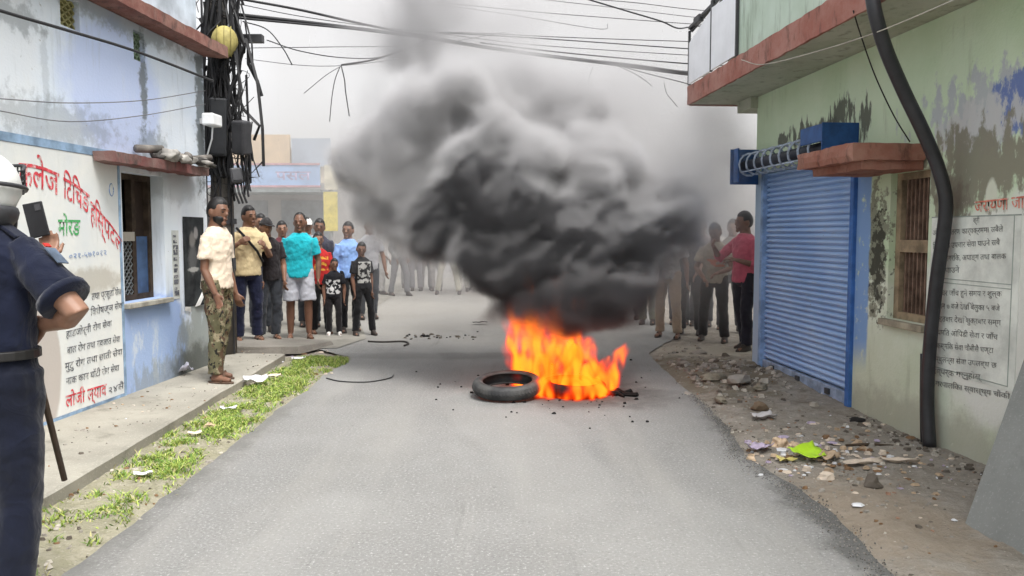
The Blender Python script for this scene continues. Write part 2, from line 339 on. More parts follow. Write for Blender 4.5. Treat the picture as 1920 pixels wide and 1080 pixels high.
# ------------------------------------------------------------------ walls with openings
def wall_mesh(x0, x1, z0, z1, openings, thick, rev=.22):
    """front face at y = 0 with rectangular openings (x0, x1, z0, z1), reveals `rev` deep, back at y = thick"""
    xs = sorted({x0, x1, *[o[0] for o in openings], *[o[1] for o in openings]}); zs = sorted({z0, z1, *[o[2] for o in openings], *[o[3] for o in openings]})
    b = MB()
    for i in range(len(xs)-1):
        for j in range(len(zs)-1):
            cx, cz = (xs[i]+xs[i+1])/2, (zs[j]+zs[j+1])/2
            if any(o[0] < cx < o[1] and o[2] < cz < o[3] for o in openings): continue
            b.add([(xs[i], 0, zs[j]), (xs[i+1], 0, zs[j]), (xs[i+1], 0, zs[j+1]), (xs[i], 0, zs[j+1])], [(0, 1, 2, 3)])
    for a, c, e, g in openings:
        for p, q in (((a, e), (c, e)), ((c, e), (c, g)), ((c, g), (a, g)), ((a, g), (a, e))):
            b.add([(p[0], 0, p[1]), (q[0], 0, q[1]), (q[0], rev, q[1]), (p[0], rev, p[1])], [(3, 2, 1, 0)])
    T = thick
    b.add([(x0, T, z0), (x1, T, z0), (x1, T, z1), (x0, T, z1)], [(3, 2, 1, 0)])
    b.add([(x0, 0, z0), (x0, T, z0), (x0, T, z1), (x0, 0, z1)], [(3, 2, 1, 0)]); b.add([(x1, 0, z0), (x1, T, z0), (x1, T, z1), (x1, 0, z1)], [(0, 1, 2, 3)])
    b.add([(x0, 0, z1), (x1, 0, z1), (x1, T, z1), (x0, T, z1)], [(0, 1, 2, 3)])
    return b
# ------------------------------------------------------------------ lettering: real glyph outlines laid on a wall
HALF = {'\u094d'}
def glyphs(body):
    c = bpy.data.curves.new('lettering', 'FONT'); c.body = body; c.resolution_u = 2
    o = bpy.data.objects.new('lettering', c); COL.objects.link(o); return o
TEXT_JOBS = []
def lettering(body, fn, mat, parent, y=-.003, name='lettering', bold=.0):
    """queue a text; fn(u, v) maps its unit box to wall x, z"""
    o = glyphs(body); o.data.offset = bold; TEXT_JOBS.append((o, fn, mat, parent, y, name))
def flush_text():
    dg = bpy.context.evaluated_depsgraph_get()
    for o, fn, mat, parent, y, name in TEXT_JOBS:
        me = bpy.data.meshes.new_from_object(o.evaluated_get(dg))
        n = len(me.vertices); co = np.zeros(n*3, np.float32); me.vertices.foreach_get('co', co); co = co.reshape(-1, 3)
        if n:
            lo = co[:, 0].min(); u = (co[:, 0]-lo)/max(1e-6, co[:, 0].max()-lo)
            v = co[:, 1]/.80      # the head line of the script lies near .8 of the size
            out = np.array([(lambda q: (q[0], y, q[1]))(fn(a, b)) for a, b in zip(u, v)], np.float32)
            me.vertices.foreach_set('co', out.ravel()); me.update()
        me.materials.clear(); me.name = name
        mesh_obj(name, me, mat, parent)
        cu = o.data; bpy.data.objects.remove(o); bpy.data.curves.remove(cu)
    TEXT_JOBS.clear()
def line_fn(W, p0, p1, q0, q1):
    """text box between baseline p0-p1 and head line q0-q1, all photograph pixels on wall W"""
    a, b, c, d = [np.array(W.uv(*p)) for p in (p0, p1, q0, q1)]
    return lambda u, v: (a*(1-u)+b*u)*(1-v)+(c*(1-u)+d*u)*v
def poly_fn(W, top, bot):
    T = [np.array(W.uv(*p)) for p in top]; B = [np.array(W.uv(*p)) for p in bot]
    def ev(P, u):
        t = u*(len(P)-1); i = min(int(t), len(P)-2); f = t-i; return P[i]*(1-f)+P[i+1]*f
    return lambda u, v: ev(B, u)*(1-v)+ev(T, u)*v

# ------------------------------------------------------------------ the clinic on the left
def clinic_wall_mat():
    t = NT('clinic_paint')
    c = t.mix(t.rng(t.noise(.9, 5, .6), .3, .7), (.80, .845, .89), (.64, .72, .83))
    v = t.patch((.9, 0, 2.62), (.75, 3, .62), 2.5, .35, .75, 1.1); c = t.mix(t.math('MULTIPLY', v, .75), c, (.50, .59, .86))
    wht = t.patch((-.55, 0, 2.7), (.6, 3, .7), 2.5, .4, .6, 1.1); c = t.mix(t.math('MULTIPLY', wht, .6), c, (.74, .76, .78))
    # damp streaks running down from ledges
    st = t.rng(t.noise(7, 5, .65, stretch=(1, 1, .13)), .55, .75); c = t.mix(t.math('MULTIPLY', st, .55), c, (.38, .42, .45))
    st2 = t.rng(t.noise(3, 6, .7, stretch=(1, 1, .25), dist=.6), .58, .74); c = t.mix(t.math('MULTIPLY', st2, .5), c, (.72, .73, .72))
    # mould below the band and the vents, crack seam
    for cx, cz, rx, rz, amt in ((.1, 2.25, .9, .2, .4), (1.33, 2.78, .07, .5, .9), (1.45, 2.2, .3, .22, .55), (2.42, 2.7, .13, 1.0, .95), (1.1, 3.2, 1.2, .12, .5), (-.3, 2.9, .35, .12, .5), (.0, 2.6, .05, .45, .25)):
        p = t.patch((cx, 0, cz), (rx, 3, rz), 9, 1.3, .5, 1.1); c = t.mix(t.math('MULTIPLY', p, amt), c, (.17, .19, .2))
    # the blue dado and the greenish grime at the corner
    p = t.patch((1.3, 0, .45), (.75, 3, .56), 3, .35, .85, 1.05); c = t.mix(t.math('MULTIPLY', p, .9), c, (.30, .42, .70))
    p = t.patch((1.22, 0, .38), (.45, 3, .36), 5, .5, .5, 1.15); c = t.mix(t.math('MULTIPLY', p, .5), c, (.4, .52, .74))
    wz = t.rng(t.noise(6, 6, .75, stretch=(1, 1, .4)), .5, .62); c = t.mix(t.math('MULTIPLY', t.math('MULTIPLY', p, wz), .75), c, (.62, .68, .74)); p2 = t.patch((1.5, 0, .12), (.7, 3, .22), 9, 1.4, .5, 1.0, (1, 1, .4)); c = t.mix(t.math('MULTIPLY', p2, .6), c, (.26, .28, .27))
    p = t.patch((2.3, 0, .25), (.55, 3, .65), 7, 1.2, .6, 1.1, (1, 1, .5)); c = t.mix(t.math('MULTIPLY', p, .75), c, (.24, .26, .22))
    p = t.patch((2.15, 0, .1), (.6, 3, .3), 7, .6, .5, 1.1); c = t.mix(t.math('MULTIPLY', p, .8), c, (.1, .11, .1))
    p = t.patch((1.9, 0, 1.9), (.5, 3, .2), 8, .7, .5, 1.1); c = t.mix(t.math('MULTIPLY', p, .4), c, (.22, .23, .23))
    fl = t.rng(t.noise(13, 5, .7), .66, .675); c = t.mix(t.math('MULTIPLY', fl, .75), c, (.36, .35, .33))
    t.bump(t.math('ADD', t.noise(40, 4, .6), t.math('MULTIPLY', fl, -1.5)), .35, .008)
    return t.done(c, .88, .2)
CLINIC = clinic_wall_mat()
cl = empty('clinic_building', (WL.a[0], WL.a[1], 0), WL.rot, 'pale blue weathered clinic building with painted wall sign and barred window', 'building')
E1 = 2.5
win = (.93, 1.62, .86, 1.965); v1 = (.20, .435, 2.97, 3.19); v2 = (1.19, 1.37, 2.93, 3.18)
wall_mesh(-6.6, E1, -.05, 3.24, [win, v1, v2], .30).build('wall', CLINIC, cl)
DARKIN = M('dark_interior', (.018, .016, .015), .9, .1)
MB().box(win[0]-.05, win[1]+.05, .225, .27, win[2]-.05, win[3]+.05).build('window_backing', DARKIN, cl)
# the room behind, so that the block is a volume
MB().box(-6.6, E1-.003, .303, 5, -.05, 3.237).build('block', M('clinic_side', (.5, .52, .54)), cl)
UP = plain('upper_paint', (.56, .63, .70), .85, .2, .4, 2., .3, 40)
MB().box(-6.6, 2.44, .03, 5, 3.36, 6.6).build('upper_wall', UP, cl)
# eave slab: rust red edge, mouldy underside
def rough_box(x0, x1, y0, y1, z0, z1, step=.06, amp=.007, seed=0.):
    """a cast slab with worn, wavy arrises"""
    bm = bmesh.new(); bmesh.ops.create_cube(bm, size=1)
    bm.transform(Matrix.Translation(((x0+x1)/2, (y0+y1)/2, (z0+z1)/2)) @ Matrix.Diagonal((abs(x1-x0), abs(y1-y0), abs(z1-z0), 1)))
    for ax, L_ in ((0, abs(x1-x0)), (1, abs(y1-y0)), (2, abs(z1-z0))):
        ed = [e for e in bm.edges if abs((e.verts[0].co-e.verts[1].co)[ax]) > .9*(e.calc_length()) and e.calc_length() > step*1.5]
        n = min(90, int(L_/step))
        if n > 1 and ed: bmesh.ops.subdivide_edges(bm, edges=ed, cuts=n-1, use_grid_fill=True)
    for v in bm.verts:
        p = v.co*6+Vector((seed, 0, 0)); k = sum(abs(v.co[i]-a) < 1e-4 or abs(v.co[i]-b_) < 1e-4 for i, (a, b_) in enumerate(((x0, x1), (y0, y1), (z0, z1))))
        q = mnoise.noise_vector(p)*amp+mnoise.noise_vector(p*3.7)*amp*.6
        if k >= 2: q -= (v.co-Vector(((v.co.x), (y0+y1)/2, (z0+z1)/2))).normalized()*amp*(1.0+2.2*max(0, mnoise.noise(p*1.9)))
        v.co += q
    me = bpy.data.meshes.new('slab'); bm.to_mesh(me); bm.free(); return me
def slab_mat(name, a, bcol, stain):
    t = NT(name); c = t.mix(t.rng(t.noise(2.5, 6, .7), .35, .65), a, bcol)
    s = t.rng(t.noise(9, 6, .7, stretch=(1, 1, .35)), .52, .68); c = t.mix(t.math('MULTIPLY', s, .8), c, stain)
    t.bump(t.noise(35, 5, .7), .5, .012); return t.done(c, .9, .2)
EAVE = slab_mat('eave_red', (.20, .085, .07), (.30, .17, .14), (.07, .06, .055))
mesh_obj('eave_slab', rough_box(-4.4, 2.62, -.22, .28, 3.245, 3.355, .08, .008), EAVE, cl); MB().box(-6.6, -4.41, -.22, .28, 3.245, 3.355).build('eave_slab', EAVE, cl)
# band, sign panel and its borders
SIGNW = NT('sign_whitewash'); c = SIGNW.mix(SIGNW.rng(SIGNW.noise(1.6, 5, .6), .3, .7), (.80, .80, .76), (.68, .71, .72))
st = SIGNW.rng(SIGNW.noise(6, 5, .7, stretch=(1, 1, .2)), .55, .75); c = SIGNW.mix(SIGNW.math('MULTIPLY', st, .5), c, (.52, .53, .5))
p = SIGNW.patch((.45, 0, 1.08), (.5, 3, .13), 7, .7, .5, 1.1); c = SIGNW.mix(SIGNW.math('MULTIPLY', p, .75), c, (.45, .42, .36))
p = SIGNW.patch((-.13, 0, .5), (.19, 3, .5), 3, .15, .85, 1.0); c = SIGNW.mix(SIGNW.math('MULTIPLY', p, .8), c, (.47, .41, .37))
SIGNW.bump(SIGNW.noise(45, 3), .2, .005); SIGNW = SIGNW.done(c, .85, .2)
sp = MB().box(-4.2, .865, -.005, -.0005, .115, 2.05).build('sign_panel', SIGNW, cl)
PALEBLUE = M('pale_blue_paint', (.30, .43, .60), .8, .2, .45, 5.)
for q in ((-4.2, .9, -.009, -.0045, 2.055, 2.115), (-4.2, .9, -.008, -.0045, .06, .112), (.868, .9, -.008, -.0045, .115, 2.05)):
    MB().box(*q).build('border', PALEBLUE, sp)
def worn(name, col, under=(.74, .74, .71)):
    t = NT(name); c = t.mix(t.rng(t.noise(14, 4), .3, .7), col, tuple(min(1, x*1.5+.03) for x in col)); c = t.mix(t.math('MULTIPLY', t.rng(t.noise(26, 6, .75), .5, .62), .75), c, under); return t.done(c, .9, .15)
RED, GREEN, INK, BLUE = worn('sign_red', (.48, .035, .05)), worn('sign_green', (.05, .30, .09)), worn('sign_ink', (.07, .075, .09)), worn('sign_blue', (.16, .24, .42))
# head line of the arch and foot line, in photograph pixels; the vowel strokes are typed where they stand
lettering('कलेज', poly_fn(WL, [(33, 294), (70, 297), (109, 315)], [(33, 350), (70, 352), (109, 366)]), RED, sp, -.008, bold=.012)
lettering('िटिचङ', poly_fn(WL, [(117, 322), (142, 336), (166, 356)], [(117, 370), (142, 384), (166, 402)]), RED, sp, -.008, bold=.012)
lettering('हिस्पटल', poly_fn(WL, [(168, 366), (185, 386), (207, 412), (227, 444)], [(168, 414), (185, 432), (207, 452), (227, 476)]), RED, sp, -.008, bold=.012)
lettering('मोरङ', line_fn(WL, (107, 441), (149, 441), (107, 404), (149, 405)), GREEN, sp, -.008, bold=.012)
lettering('०२१-५७१०१२', line_fn(WL, (128, 486), (198, 478), (128, 474), (198, 466)), BLUE, sp, -.008, bold=.006)
for i, (s_, x0, y0, x1, y1) in enumerate((('तथा प्रसूति सेवा', 170, 563, 228, 551), ('िवशेषज्ञ सेवा', 168, 592, 230, 577), ('हाडजोर्नी रोग सेवा', 122, 634, 208, 611), ('बाल रोग तथा नवजात सेवा', 124, 664, 224, 640),
        ('मुटु रोग तथा छाती सेवा', 120, 694, 228, 664), ('नाक कान घाँटी रोग सेवा', 122, 722, 222, 694))):
    lettering(s_, line_fn(WL, (x0, y0), (x1, y1), (x0, y0-16), (x1, y1-13)), INK, sp, -.008, bold=.006)
lettering('लोजी ल्याव', line_fn(WL, (121, 764), (198, 740), (121, 737), (198, 714)), RED, sp, -.008, bold=.014)
lettering('२४सै', line_fn(WL, (202, 738), (231, 728), (202, 724), (231, 714)), INK, sp, -.008)
MB().tube([(.72, -.007, 1.78+.045*math.sin(a)) if False else (.77+.03*math.cos(a), -.008, 1.8+.05*math.sin(a)) for a in np.linspace(0, 6.2, 16)], .004, 4).build('emblem', BLUE, sp)
# window: frame, rail, lattice, blue shutter leaf, sill
WOOD = plain('old_wood', (.06, .042, .03), .8, .2, .5, 9, .4, 70); wd = empty('window'); wd.parent = cl
x0, x1, z0, z1 = win
for q in ((x0, x0+.05, z0, z1), (x1-.05, x1, z0, z1), (x0+.05, x1-.05, z1-.05, z1), (x0+.05, x1-.05, z0, z0+.05), (x0+.36, x0+.42, z0+.05, z1-.05)): MB().box(q[0], q[1], .12, .18, q[2], q[3]).build('frame', WOOD, wd)
MB().box(x0+.05, x0+.36, .10, .17, 1.38, 1.46).build('rail', M('rail_grey', (.33, .31, .27)), wd)
IRON = M('lattice_iron', (.16, .17, .17), .6, .4, .4, 20)
g = MB(); n = 6
for i in range(-n, n+1):
    for sgn in (1, -1):
        a = Vector((x0+.205+i*.06-sgn*.235, .13, z0+.05)); b_ = Vector((x0+.205+i*.06+sgn*.235, .13, 1.38)); 
        # clip to the frame
        def cl_(P, Q):
            t0, t1 = 0., 1.; dx = Q.x-P.x
            for lim, s_ in ((x0+.05, 1), (x0+.36, -1)):
                v0 = (P.x-lim)*s_; v1_ = (Q.x-lim)*s_
                if v0 < 0 and v1_ < 0: return None
                if v0 < 0: t0 = max(t0, v0/(v0-v1_))
                if v1_ < 0: t1 = min(t1, v0/(v0-v1_))
            return (P.lerp(Q, t0), P.lerp(Q, t1)) if t1 > t0+.02 else None
        r_ = cl_(a, b_)
        if r_: g.bar(r_[0], r_[1], .011, .006)
g.build('lattice', IRON, wd)
MB().box(x0+.42, x1-.05, .14, .165, z0+.05, 1.42).build('shutter_leaf', M('leaf_blue', (.06, .11, .22), .6, .3, .4), wd)
MB().box(x0+.42, x1-.05, .17, .19, 1.42, z1-.05).build('shutter_leaf', M('leaf_brown_wood', (.04, .026, .02)), wd)
bevel(MB().box(x0-.03, x1+.03, -.06, .12, z0-.045, z0-.002).build('window_sill', M('sill_grey', (.40, .38, .33), var=.4), cl), .006)
# lattice vents
for (a, b_, c_, d_), col, nm in ((v1, (.38, .35, .16), 'vent'), (v2, (.20, .27, .18), 'vent')):
    v = empty(nm); v.parent = cl
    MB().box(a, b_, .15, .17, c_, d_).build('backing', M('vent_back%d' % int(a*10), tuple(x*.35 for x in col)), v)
    g = MB(); nn = 3
    for i in range(nn):
        for j in range(4):
            cx, cz = a+(b_-a)*(i+.5)/nn, c_+(d_-c_)*(j+.5)/4; rx, rz = (b_-a)/nn*.5, (d_-c_)/8
            for p_, q_ in (((-1, 0), (0, 1)), ((0, 1), (1, 0)), ((1, 0), (0, -1)), ((0, -1), (-1, 0))):
                g.bar((cx+p_[0]*rx, .06, cz+p_[1]*rz), (cx+q_[0]*rx, .06, cz+q_[1]*rz), .04, .012)
    g.build('lattice', M('vent_col%d' % int(a*10), col, var=.4), v)
# canopy slab over the window with rubbish on it
ca, cb = WL.uv(219, 322, .20)[0], WL.uv(394, 330, .20)[0]
CANRED = slab_mat('canopy_red', (.19, .075, .07), (.20, .135, .12), (.07, .06, .055))
mesh_obj('canopy', rough_box(ca, cb, -.20, .0, 2.0, 2.09, .045, .009, 3.), CANRED, cl)
J = empty('junk_heap', tuple(WL.world(1.72, .13, 2.10)), WL.rot, 'heap of broken pots, rags and pipe on the red canopy slab', 'junk')
R = random.Random(11)
for i in range(15):
    x = -.5+i*.075+R.uniform(-.03, .03); r = R.uniform(.045, .08)
    if i % 3 == 0: MB().tube([(x-.12, R.uniform(-.1, .1), r), (x+.14, R.uniform(-.1, .1), r+R.uniform(0, .04))], r*.55, 9).build('pipe_piece', M('junk_grey', (.22, .2, .18), var=.5), J, True)
    else:
        bm = bmesh.new(); bmesh.ops.create_icosphere(bm, subdivisions=2, radius=r)
        for v_ in bm.verts: v_.co += v_.co.normalized()*r*.95*mnoise.noise(v_.co*25+Vector((i, 0, 0))); v_.co.x *= 1.5; v_.co.z *= .7
        bm.transform(Matrix.Translation((x, R.uniform(-.09, .05), r*.45))); me = bpy.data.meshes.new('rag'); bm.to_mesh(me); me.shade_smooth()
        mesh_obj('rag', me, (M('junk_tan', (.26, .18, .13), var=.5), M('junk_dark', (.07, .065, .06)), M('junk_white', (.40, .38, .35), var=.5))[i % 3], J)
# camera-like white lamp holder on the corner
t_ = empty('security_lamp', tuple(WL.world(2.44, 0, 2.5)), WL.rot, 'small white lamp housing bracketed to the clinic corner', 'lamp')
WHITEP = M('white_plastic', (.78, .79, .8), .45, .4, .1)
bevel(MB().box(-.16, .06, -.19, -.07, .02, .14).build('housing', WHITEP, t_), .015); MB().box(-.05, .0, -.07, -.001, .05, .1).build('bracket', WHITEP, t_)
MB().tube([(-.02, -.12, .02), (-.02, -.11, -.1), (.03, -.02, -.3)], .008, 6).build('lead', WHITEP, t_)
# poster and the narrow notice strip beside it
pt = [WL.uv(*q) for q in ((341, 406), (380, 420), (380, 577), (345, 577))]
def poster_mat():
    t = NT('poster_print'); c = t.mix(t.rng(t.noise(7, 5), .3, .7), (.02, .022, .024), (.05, .055, .058))
    p = t.patch((.19, 0, .66), (.07, 1, .09), 12, .3, .6, 1.1); c = t.mix(t.math('MULTIPLY', p, .5), c, (.36, .34, .32))
    p = t.patch((.27, 0, .72), (.05, 1, .07), 14, .3, .6, 1.1); c = t.mix(t.math('MULTIPLY', p, .6), c, (.45, .43, .42))
    p = t.patch((.19, 0, .47), (.1, 1, .17), 10, .5, .6, 1.1); c = t.mix(t.math('MULTIPLY', p, .35), c, (.25, .25, .25))
    p = t.patch((.2, 0, .36), (.13, 1, .03), 20, .4, .6, 1.0); c = t.mix(t.math('MULTIPLY', p, .7), c, (.5, .5, .48))
    return t.done(c, .9, .08)
po = empty('poster', tuple(WL.world(pt[0][0], 0, pt[3][1])), WL.rot, 'torn black film poster with pale figures pasted on the clinic pillar', 'poster')
pw, ph = pt[1][0]-pt[0][0], pt[0][1]-pt[3][1]
nx, nz_ = 8, 16; V = [(pw*i/nx, -.006-.004*math.sin(i*.9)*math.sin(j*.5)-(.05*max(0, (i/nx-.5))*max(0, .3-j/nz_)*6), ph*j/nz_) for j in range(nz_+1) for i in range(nx+1)]
me = bpy.data.meshes.new('sheet'); me.from_pydata(V, [], [(j*(nx+1)+i, j*(nx+1)+i+1, (j+1)*(nx+1)+i+1, (j+1)*(nx+1)+i) for j in range(nz_) for i in range(nx)]); mesh_obj('sheet', me, poster_mat(), po)
PAPER = M('paper_white', (.72, .72, .70), .8, .2, .15)
MB().add([(pw*.45, -.012, -.01), (pw*.62, -.03, .0), (pw*1.02, -.05, .2), (pw*1.0, -.03, .23)], [(0, 1, 2, 3)]).build('torn_corner', PAPER, po)
MB().add([(-.01, -.009, -.03), (.11, -.012, -.05), (.1, -.02, .0), (-.01, -.01, .01)], [(0, 1, 2, 3)]).build('torn_corner', PAPER, po)
sa, sb = WL.uv(321, 432), WL.uv(334, 560)
ns = empty('notice_strip', tuple(WL.world(sa[0], 0, sb[1])), WL.rot, 'narrow pale printed notice strip left of the black poster', 'notice')
hh = sa[1]-sb[1]; MB().box(0, .13, -.004, -.001, 0, hh).build('sheet', M('notice_paper', (.58, .60, .58), var=.3), ns)
R = random.Random(2)
for i in range(11):
    z = hh*(.05+.085*i); MB().box(.02, .02+R.uniform(.05, .09), -.0065, -.0042, z, z+R.uniform(.02, .05)).build('print_block', INK, ns)
flush_text()
# ------------------------------------------------------------------ the shop building on the right
def shop_wall_mat():
    t = NT('shop_paint')
    sx = t.n('ShaderNodeSeparateXYZ'); t.l(t.tc, sx.inputs[0]); X, Z = sx.outputs[0], sx.outputs[2]
    wob = t.math('MULTIPLY', t.math('SUBTRACT', t.noise(2.2, 5, .65), .5), .9)
    green = t.mix(t.rng(t.noise(1.1, 5, .6), .3, .7), (.52, .645, .43), (.63, .73, .54))
    cream = t.mix(t.rng(t.noise(2.2, 6, .65), .3, .7), (.70, .74, .62), (.60, .66, .51))
    c = t.mix(t.rng(t.math('ADD', Z, wob), 1.0, 1.25), cream, green)
    # whitewashed notice area
    p = t.patch((4.1, 0, .95), (1.15, 3, .78), 3, .25, .85, 1.05); c = t.mix(t.math('MULTIPLY', p, .9), c, (.76, .76, .71))
    p = t.patch((2.2, 0, .25), (1.2, 3, .5), 4, .5, .5, 1.1); c = t.mix(t.math('MULTIPLY', p, .4), c, (.52, .56, .40))
    # blue and violet overpaint, bare plaster, ragged white
    p = t.patch((3.75, 0, 2.2), (.95, 3, .30), 8, 1.8, .55, .95, (1, 1, .6)); c = t.mix(t.math('MULTIPLY', p, .75), c, (.42, .42, .50))
    p = t.patch((3.95, 0, 2.2), (.36, 3, .26), 9, 1.6, .6, .9, (1, 1, .6)); c = t.mix(t.math('MULTIPLY', p, .9), c, (.13, .19, .44))
    p = t.patch((3.55, 0, 2.12), (.6, 3, .18), 10, 1.8, .55, .85, (1, 1, .5)); c = t.mix(t.math('MULTIPLY', p, .9), c, (.55, .55, .55))
    p = t.patch((3.5, 0, 1.88), (.64, 3, .30), 8, 1.5, .62, .92, (1, 1, .5)); c = t.mix(t.math('MULTIPLY', p, .95), c, (.25, .235, .18))
    p = t.patch((3.25, 0, 1.62), (.24, 3, .22), 11, 1.6, .6, .9, (1, 1, .5)); c = t.mix(t.math('MULTIPLY', p, .8), c, (.22, .19, .15))
    p = t.patch((3.65, 0, 1.68), (.06, 3, .12), 5, .4, .7, 1.0); c = t.mix(p, c, (.66, .68, .56))
    # mould tongues above the shutter
    for cx, cz, rx, rz in ((1.05, 2.35, .36, .14), (1.75, 2.45, .22, .17), (2.12, 2.35, .1, .2), (.55, 2.36, .2, .08), (1.4, 2.38, .25, .1)):
        p = t.patch((cx, 0, cz), (rx, 3, rz), 16, 1.9, .6, .9, (1, 1, .22)); c = t.mix(t.math('MULTIPLY', p, .9), c, (.10, .10, .085))
    # spalled plaster between shutter and window
    p = t.patch((2.36, 0, 1.3), (.2, 3, .62), 9, 1.5, .65, .92); c = t.mix(t.math('MULTIPLY', p, .85), c, (.20, .20, .15))
    p = t.patch((2.38, 0, 1.25), (.14, 3, .5), 15, 2.0, .5, .75); c = t.mix(t.math('MULTIPLY', p, .9), c, (.05, .05, .04))
    # the blue painted strip beside the guide rail
    bl = t.math('MULTIPLY', t.rng(t.math('ADD', X, t.math('MULTIPLY', wob, .12)), 2.27, 2.24), t.rng(Z, .32, .62)); bl = t.math('MULTIPLY', bl, t.rng(X, 1.9, 1.95))
    bl = t.math('MULTIPLY', bl, t.rng(Z, 2.0, 1.95)); bl = t.math('MULTIPLY', bl, t.rng(t.noise(9, 5, .7), .68, .55)); c = t.mix(bl, c, (.22, .36, .62))
    lb = t.math('MULTIPLY', t.rng(X, .12, .08), t.rng(Z, 2.1, 2.0)); c = t.mix(t.math('MULTIPLY', lb, .85), c, (.35, .47, .66))
    # damp foot of the wall, streaks, scratches, nail holes
    p = t.patch((3.2, 0, .05), (2.4, 3, .28), 5, .7, .45, 1.1); c = t.mix(t.math('MULTIPLY', p, .6), c, (.33, .32, .25))
    st = t.rng(t.noise(8, 5, .7, stretch=(1, 1, .12)), .56, .75); c = t.mix(t.math('MULTIPLY', st, .35), c, (.25, .27, .18))
    sc = t.rng(t.noise(22, 4, .7), .68, .73); c = t.mix(t.math('MULTIPLY', sc, .6), c, (.16, .17, .12))
    ch = t.rng(t.noise(11, 5, .7, dist=1.0), .64, .7); c = t.mix(t.math('MULTIPLY', ch, .35), c, (.72, .73, .66))
    t.bump(t.math('ADD', t.noise(38, 4, .6), t.math('MULTIPLY', sc, -2)), .4, .008)
    return t.done(c, .88, .2)
SHOP = shop_wall_mat()
sh = empty('shop_building', (WR.a[0], WR.a[1], 0), WR.rot, 'green weathered shop building with blue rolling shutter and projecting upper slab', 'building')
swin = (2.53, 3.02, .81, 1.89); door = (.12, 2.02, -.05, 2.08)
wall_mesh(-.12, 9.5, -.06, 2.897, [swin, door], .28).build('wall', SHOP, sh)
MB().box(-.12, 9.5, .283, 4.5, -.06, 2.897).build('block', M('shop_side', (.42, .46, .36)), sh)
MB().box(2.5, 3.05, .24, .27, .78, 1.92).build('window_backing', DARKIN, sh)
# slab over the street with its red edge, small beam at the corner
SLABR = slab_mat('slab_red', (.34, .135, .105), (.42, .22, .18), (.16, .085, .07)); SLABU = slab_mat('slab_soffit', (.50, .51, .42), (.42, .44, .34), (.26, .26, .2))
MB().box(-.66, 9.5, -.578, 4.5, 2.90, 3.10).build('floor_slab', SLABU, sh)
mesh_obj('slab_edge', rough_box(-.68, 5.6, -.602, -.575, 2.885, 3.105, .06, .006, 9.), SLABR, sh); MB().box(5.6, 9.5, -.60, -.578, 2.885, 3.105).build('slab_edge', SLABR, sh)
MB().box(-.682, -.66, -.578, 4.5, 2.885, 3.105).build('slab_edge', SLABR, sh)
MB().box(-.5, -.1, -.08, 1.5, 2.78, 2.899).build('corner_beam', SLABU, sh)
MINT = NT('mint_paint'); c = MINT.mix(MINT.rng(MINT.noise(2., 5, .6), .3, .7), (.58, .68, .58), (.48, .58, .47)); st = MINT.rng(MINT.noise(7, 5, .7, stretch=(1, 1, .15)), .5, .7)
c = MINT.mix(MINT.math('MULTIPLY', st, .7), c, (.22, .26, .2)); MINT.bump(MINT.noise(40, 3), .3, .006); MINT = MINT.done(c, .85, .2)
MB().box(.55, 9.5, -.57, -.42, 3.103, 4.3).build('parapet', MINT, sh)
MB().box(-.3, 9.5, .3, 4.5, 3.103, 6.5).build('upper_wall', MINT, sh)
# white sheet panels standing on the slab edge, in a thin dark frame
pn = empty('panel_board', tuple(WR.world(0, .6, 3.11)), WR.rot, 'pair of white sheet panels in a dark frame standing on the red slab edge', 'signboard')
BLK = M('dark_metal', (.05, .05, .055), .5, .4, .3); SHEET = M('white_sheet', (.86, .87, .90), .4, .4, .08, 3.)
for a, b_, za, zb in ((-.64, .09, .46, .62), (.13, .82, .64, .60)):
    MB().add([(a, .0, .01), (b_, .0, .01), (b_, .0, zb), (a, .0, za), (a, .02, .01), (b_, .02, .01), (b_, .02, zb), (a, .02, za)], [(0, 1, 2, 3), (7, 6, 5, 4), (0, 4, 5, 1), (1, 5, 6, 2), (2, 6, 7, 3), (3, 7, 4, 0)]).build('sheet', SHEET, pn)
for p_, q_ in (((-.655, .01, 0), (-.655, .01, .6)), ((.11, .01, 0), (.11, .01, .72)), ((.84, .01, 0), (.84, .01, .68))): MB().bar(p_, q_, .025).build('frame_post', BLK, pn)
for p_, q_ in (((-.655, .03, .6), (-.2, .2, .85)), ((.11, .03, .7), (-.1, .3, 1.0)), ((-.66, .01, .63), (.1, .06, .72)), ((.11, .02, .72), (.6, .25, 1.05)), ((-.4, .1, .5), (-.4, .4, 1.1))): MB().bar(p_, q_, .03).build('bracket', BLK, pn)
bevel(MB().box(-.5, -.3, .0, .06, .62, .70).build('clamp', BLK, pn), .01)
# the rolling shutter: every slat a piece
stt = empty('shutter'); stt.parent = sh
SLB = NT('shutter_blue'); SLB.tc = SLB.n('ShaderNodeNewGeometry').outputs['Position']; c = SLB.mix(SLB.rng(SLB.noise(1.5, 5), .3, .7), (.30, .47, .78), (.40, .56, .83)); wv = SLB.rng(SLB.noise(6, 5, .7, stretch=(.35, 1, 2)), .55, .72)
c = SLB.mix(SLB.math('MULTIPLY', wv, .45), c, (.40, .47, .58)); rs = SLB.rng(SLB.noise(11, 5, .7), .68, .74); c = SLB.mix(rs, c, (.16, .10, .07)); SLB = SLB.done(c, .45, .45)
DBL = M('deep_blue', (.02, .085, .26), .5, .4, .35, 7)
NS = 38; zt, zb = 2.13, .13; pit = (zt-zb)/NS
prof = [(.012, .0), (.012, .010), (-.008, .013), (-.021, .026), (-.020, .037), (-.006, pit-.007), (.002, pit-.003), (.002, pit-.001), (.018, pit-.001), (.018, .0)]
b = MB(); xa, xb = .16, 1.985; n = len(prof)
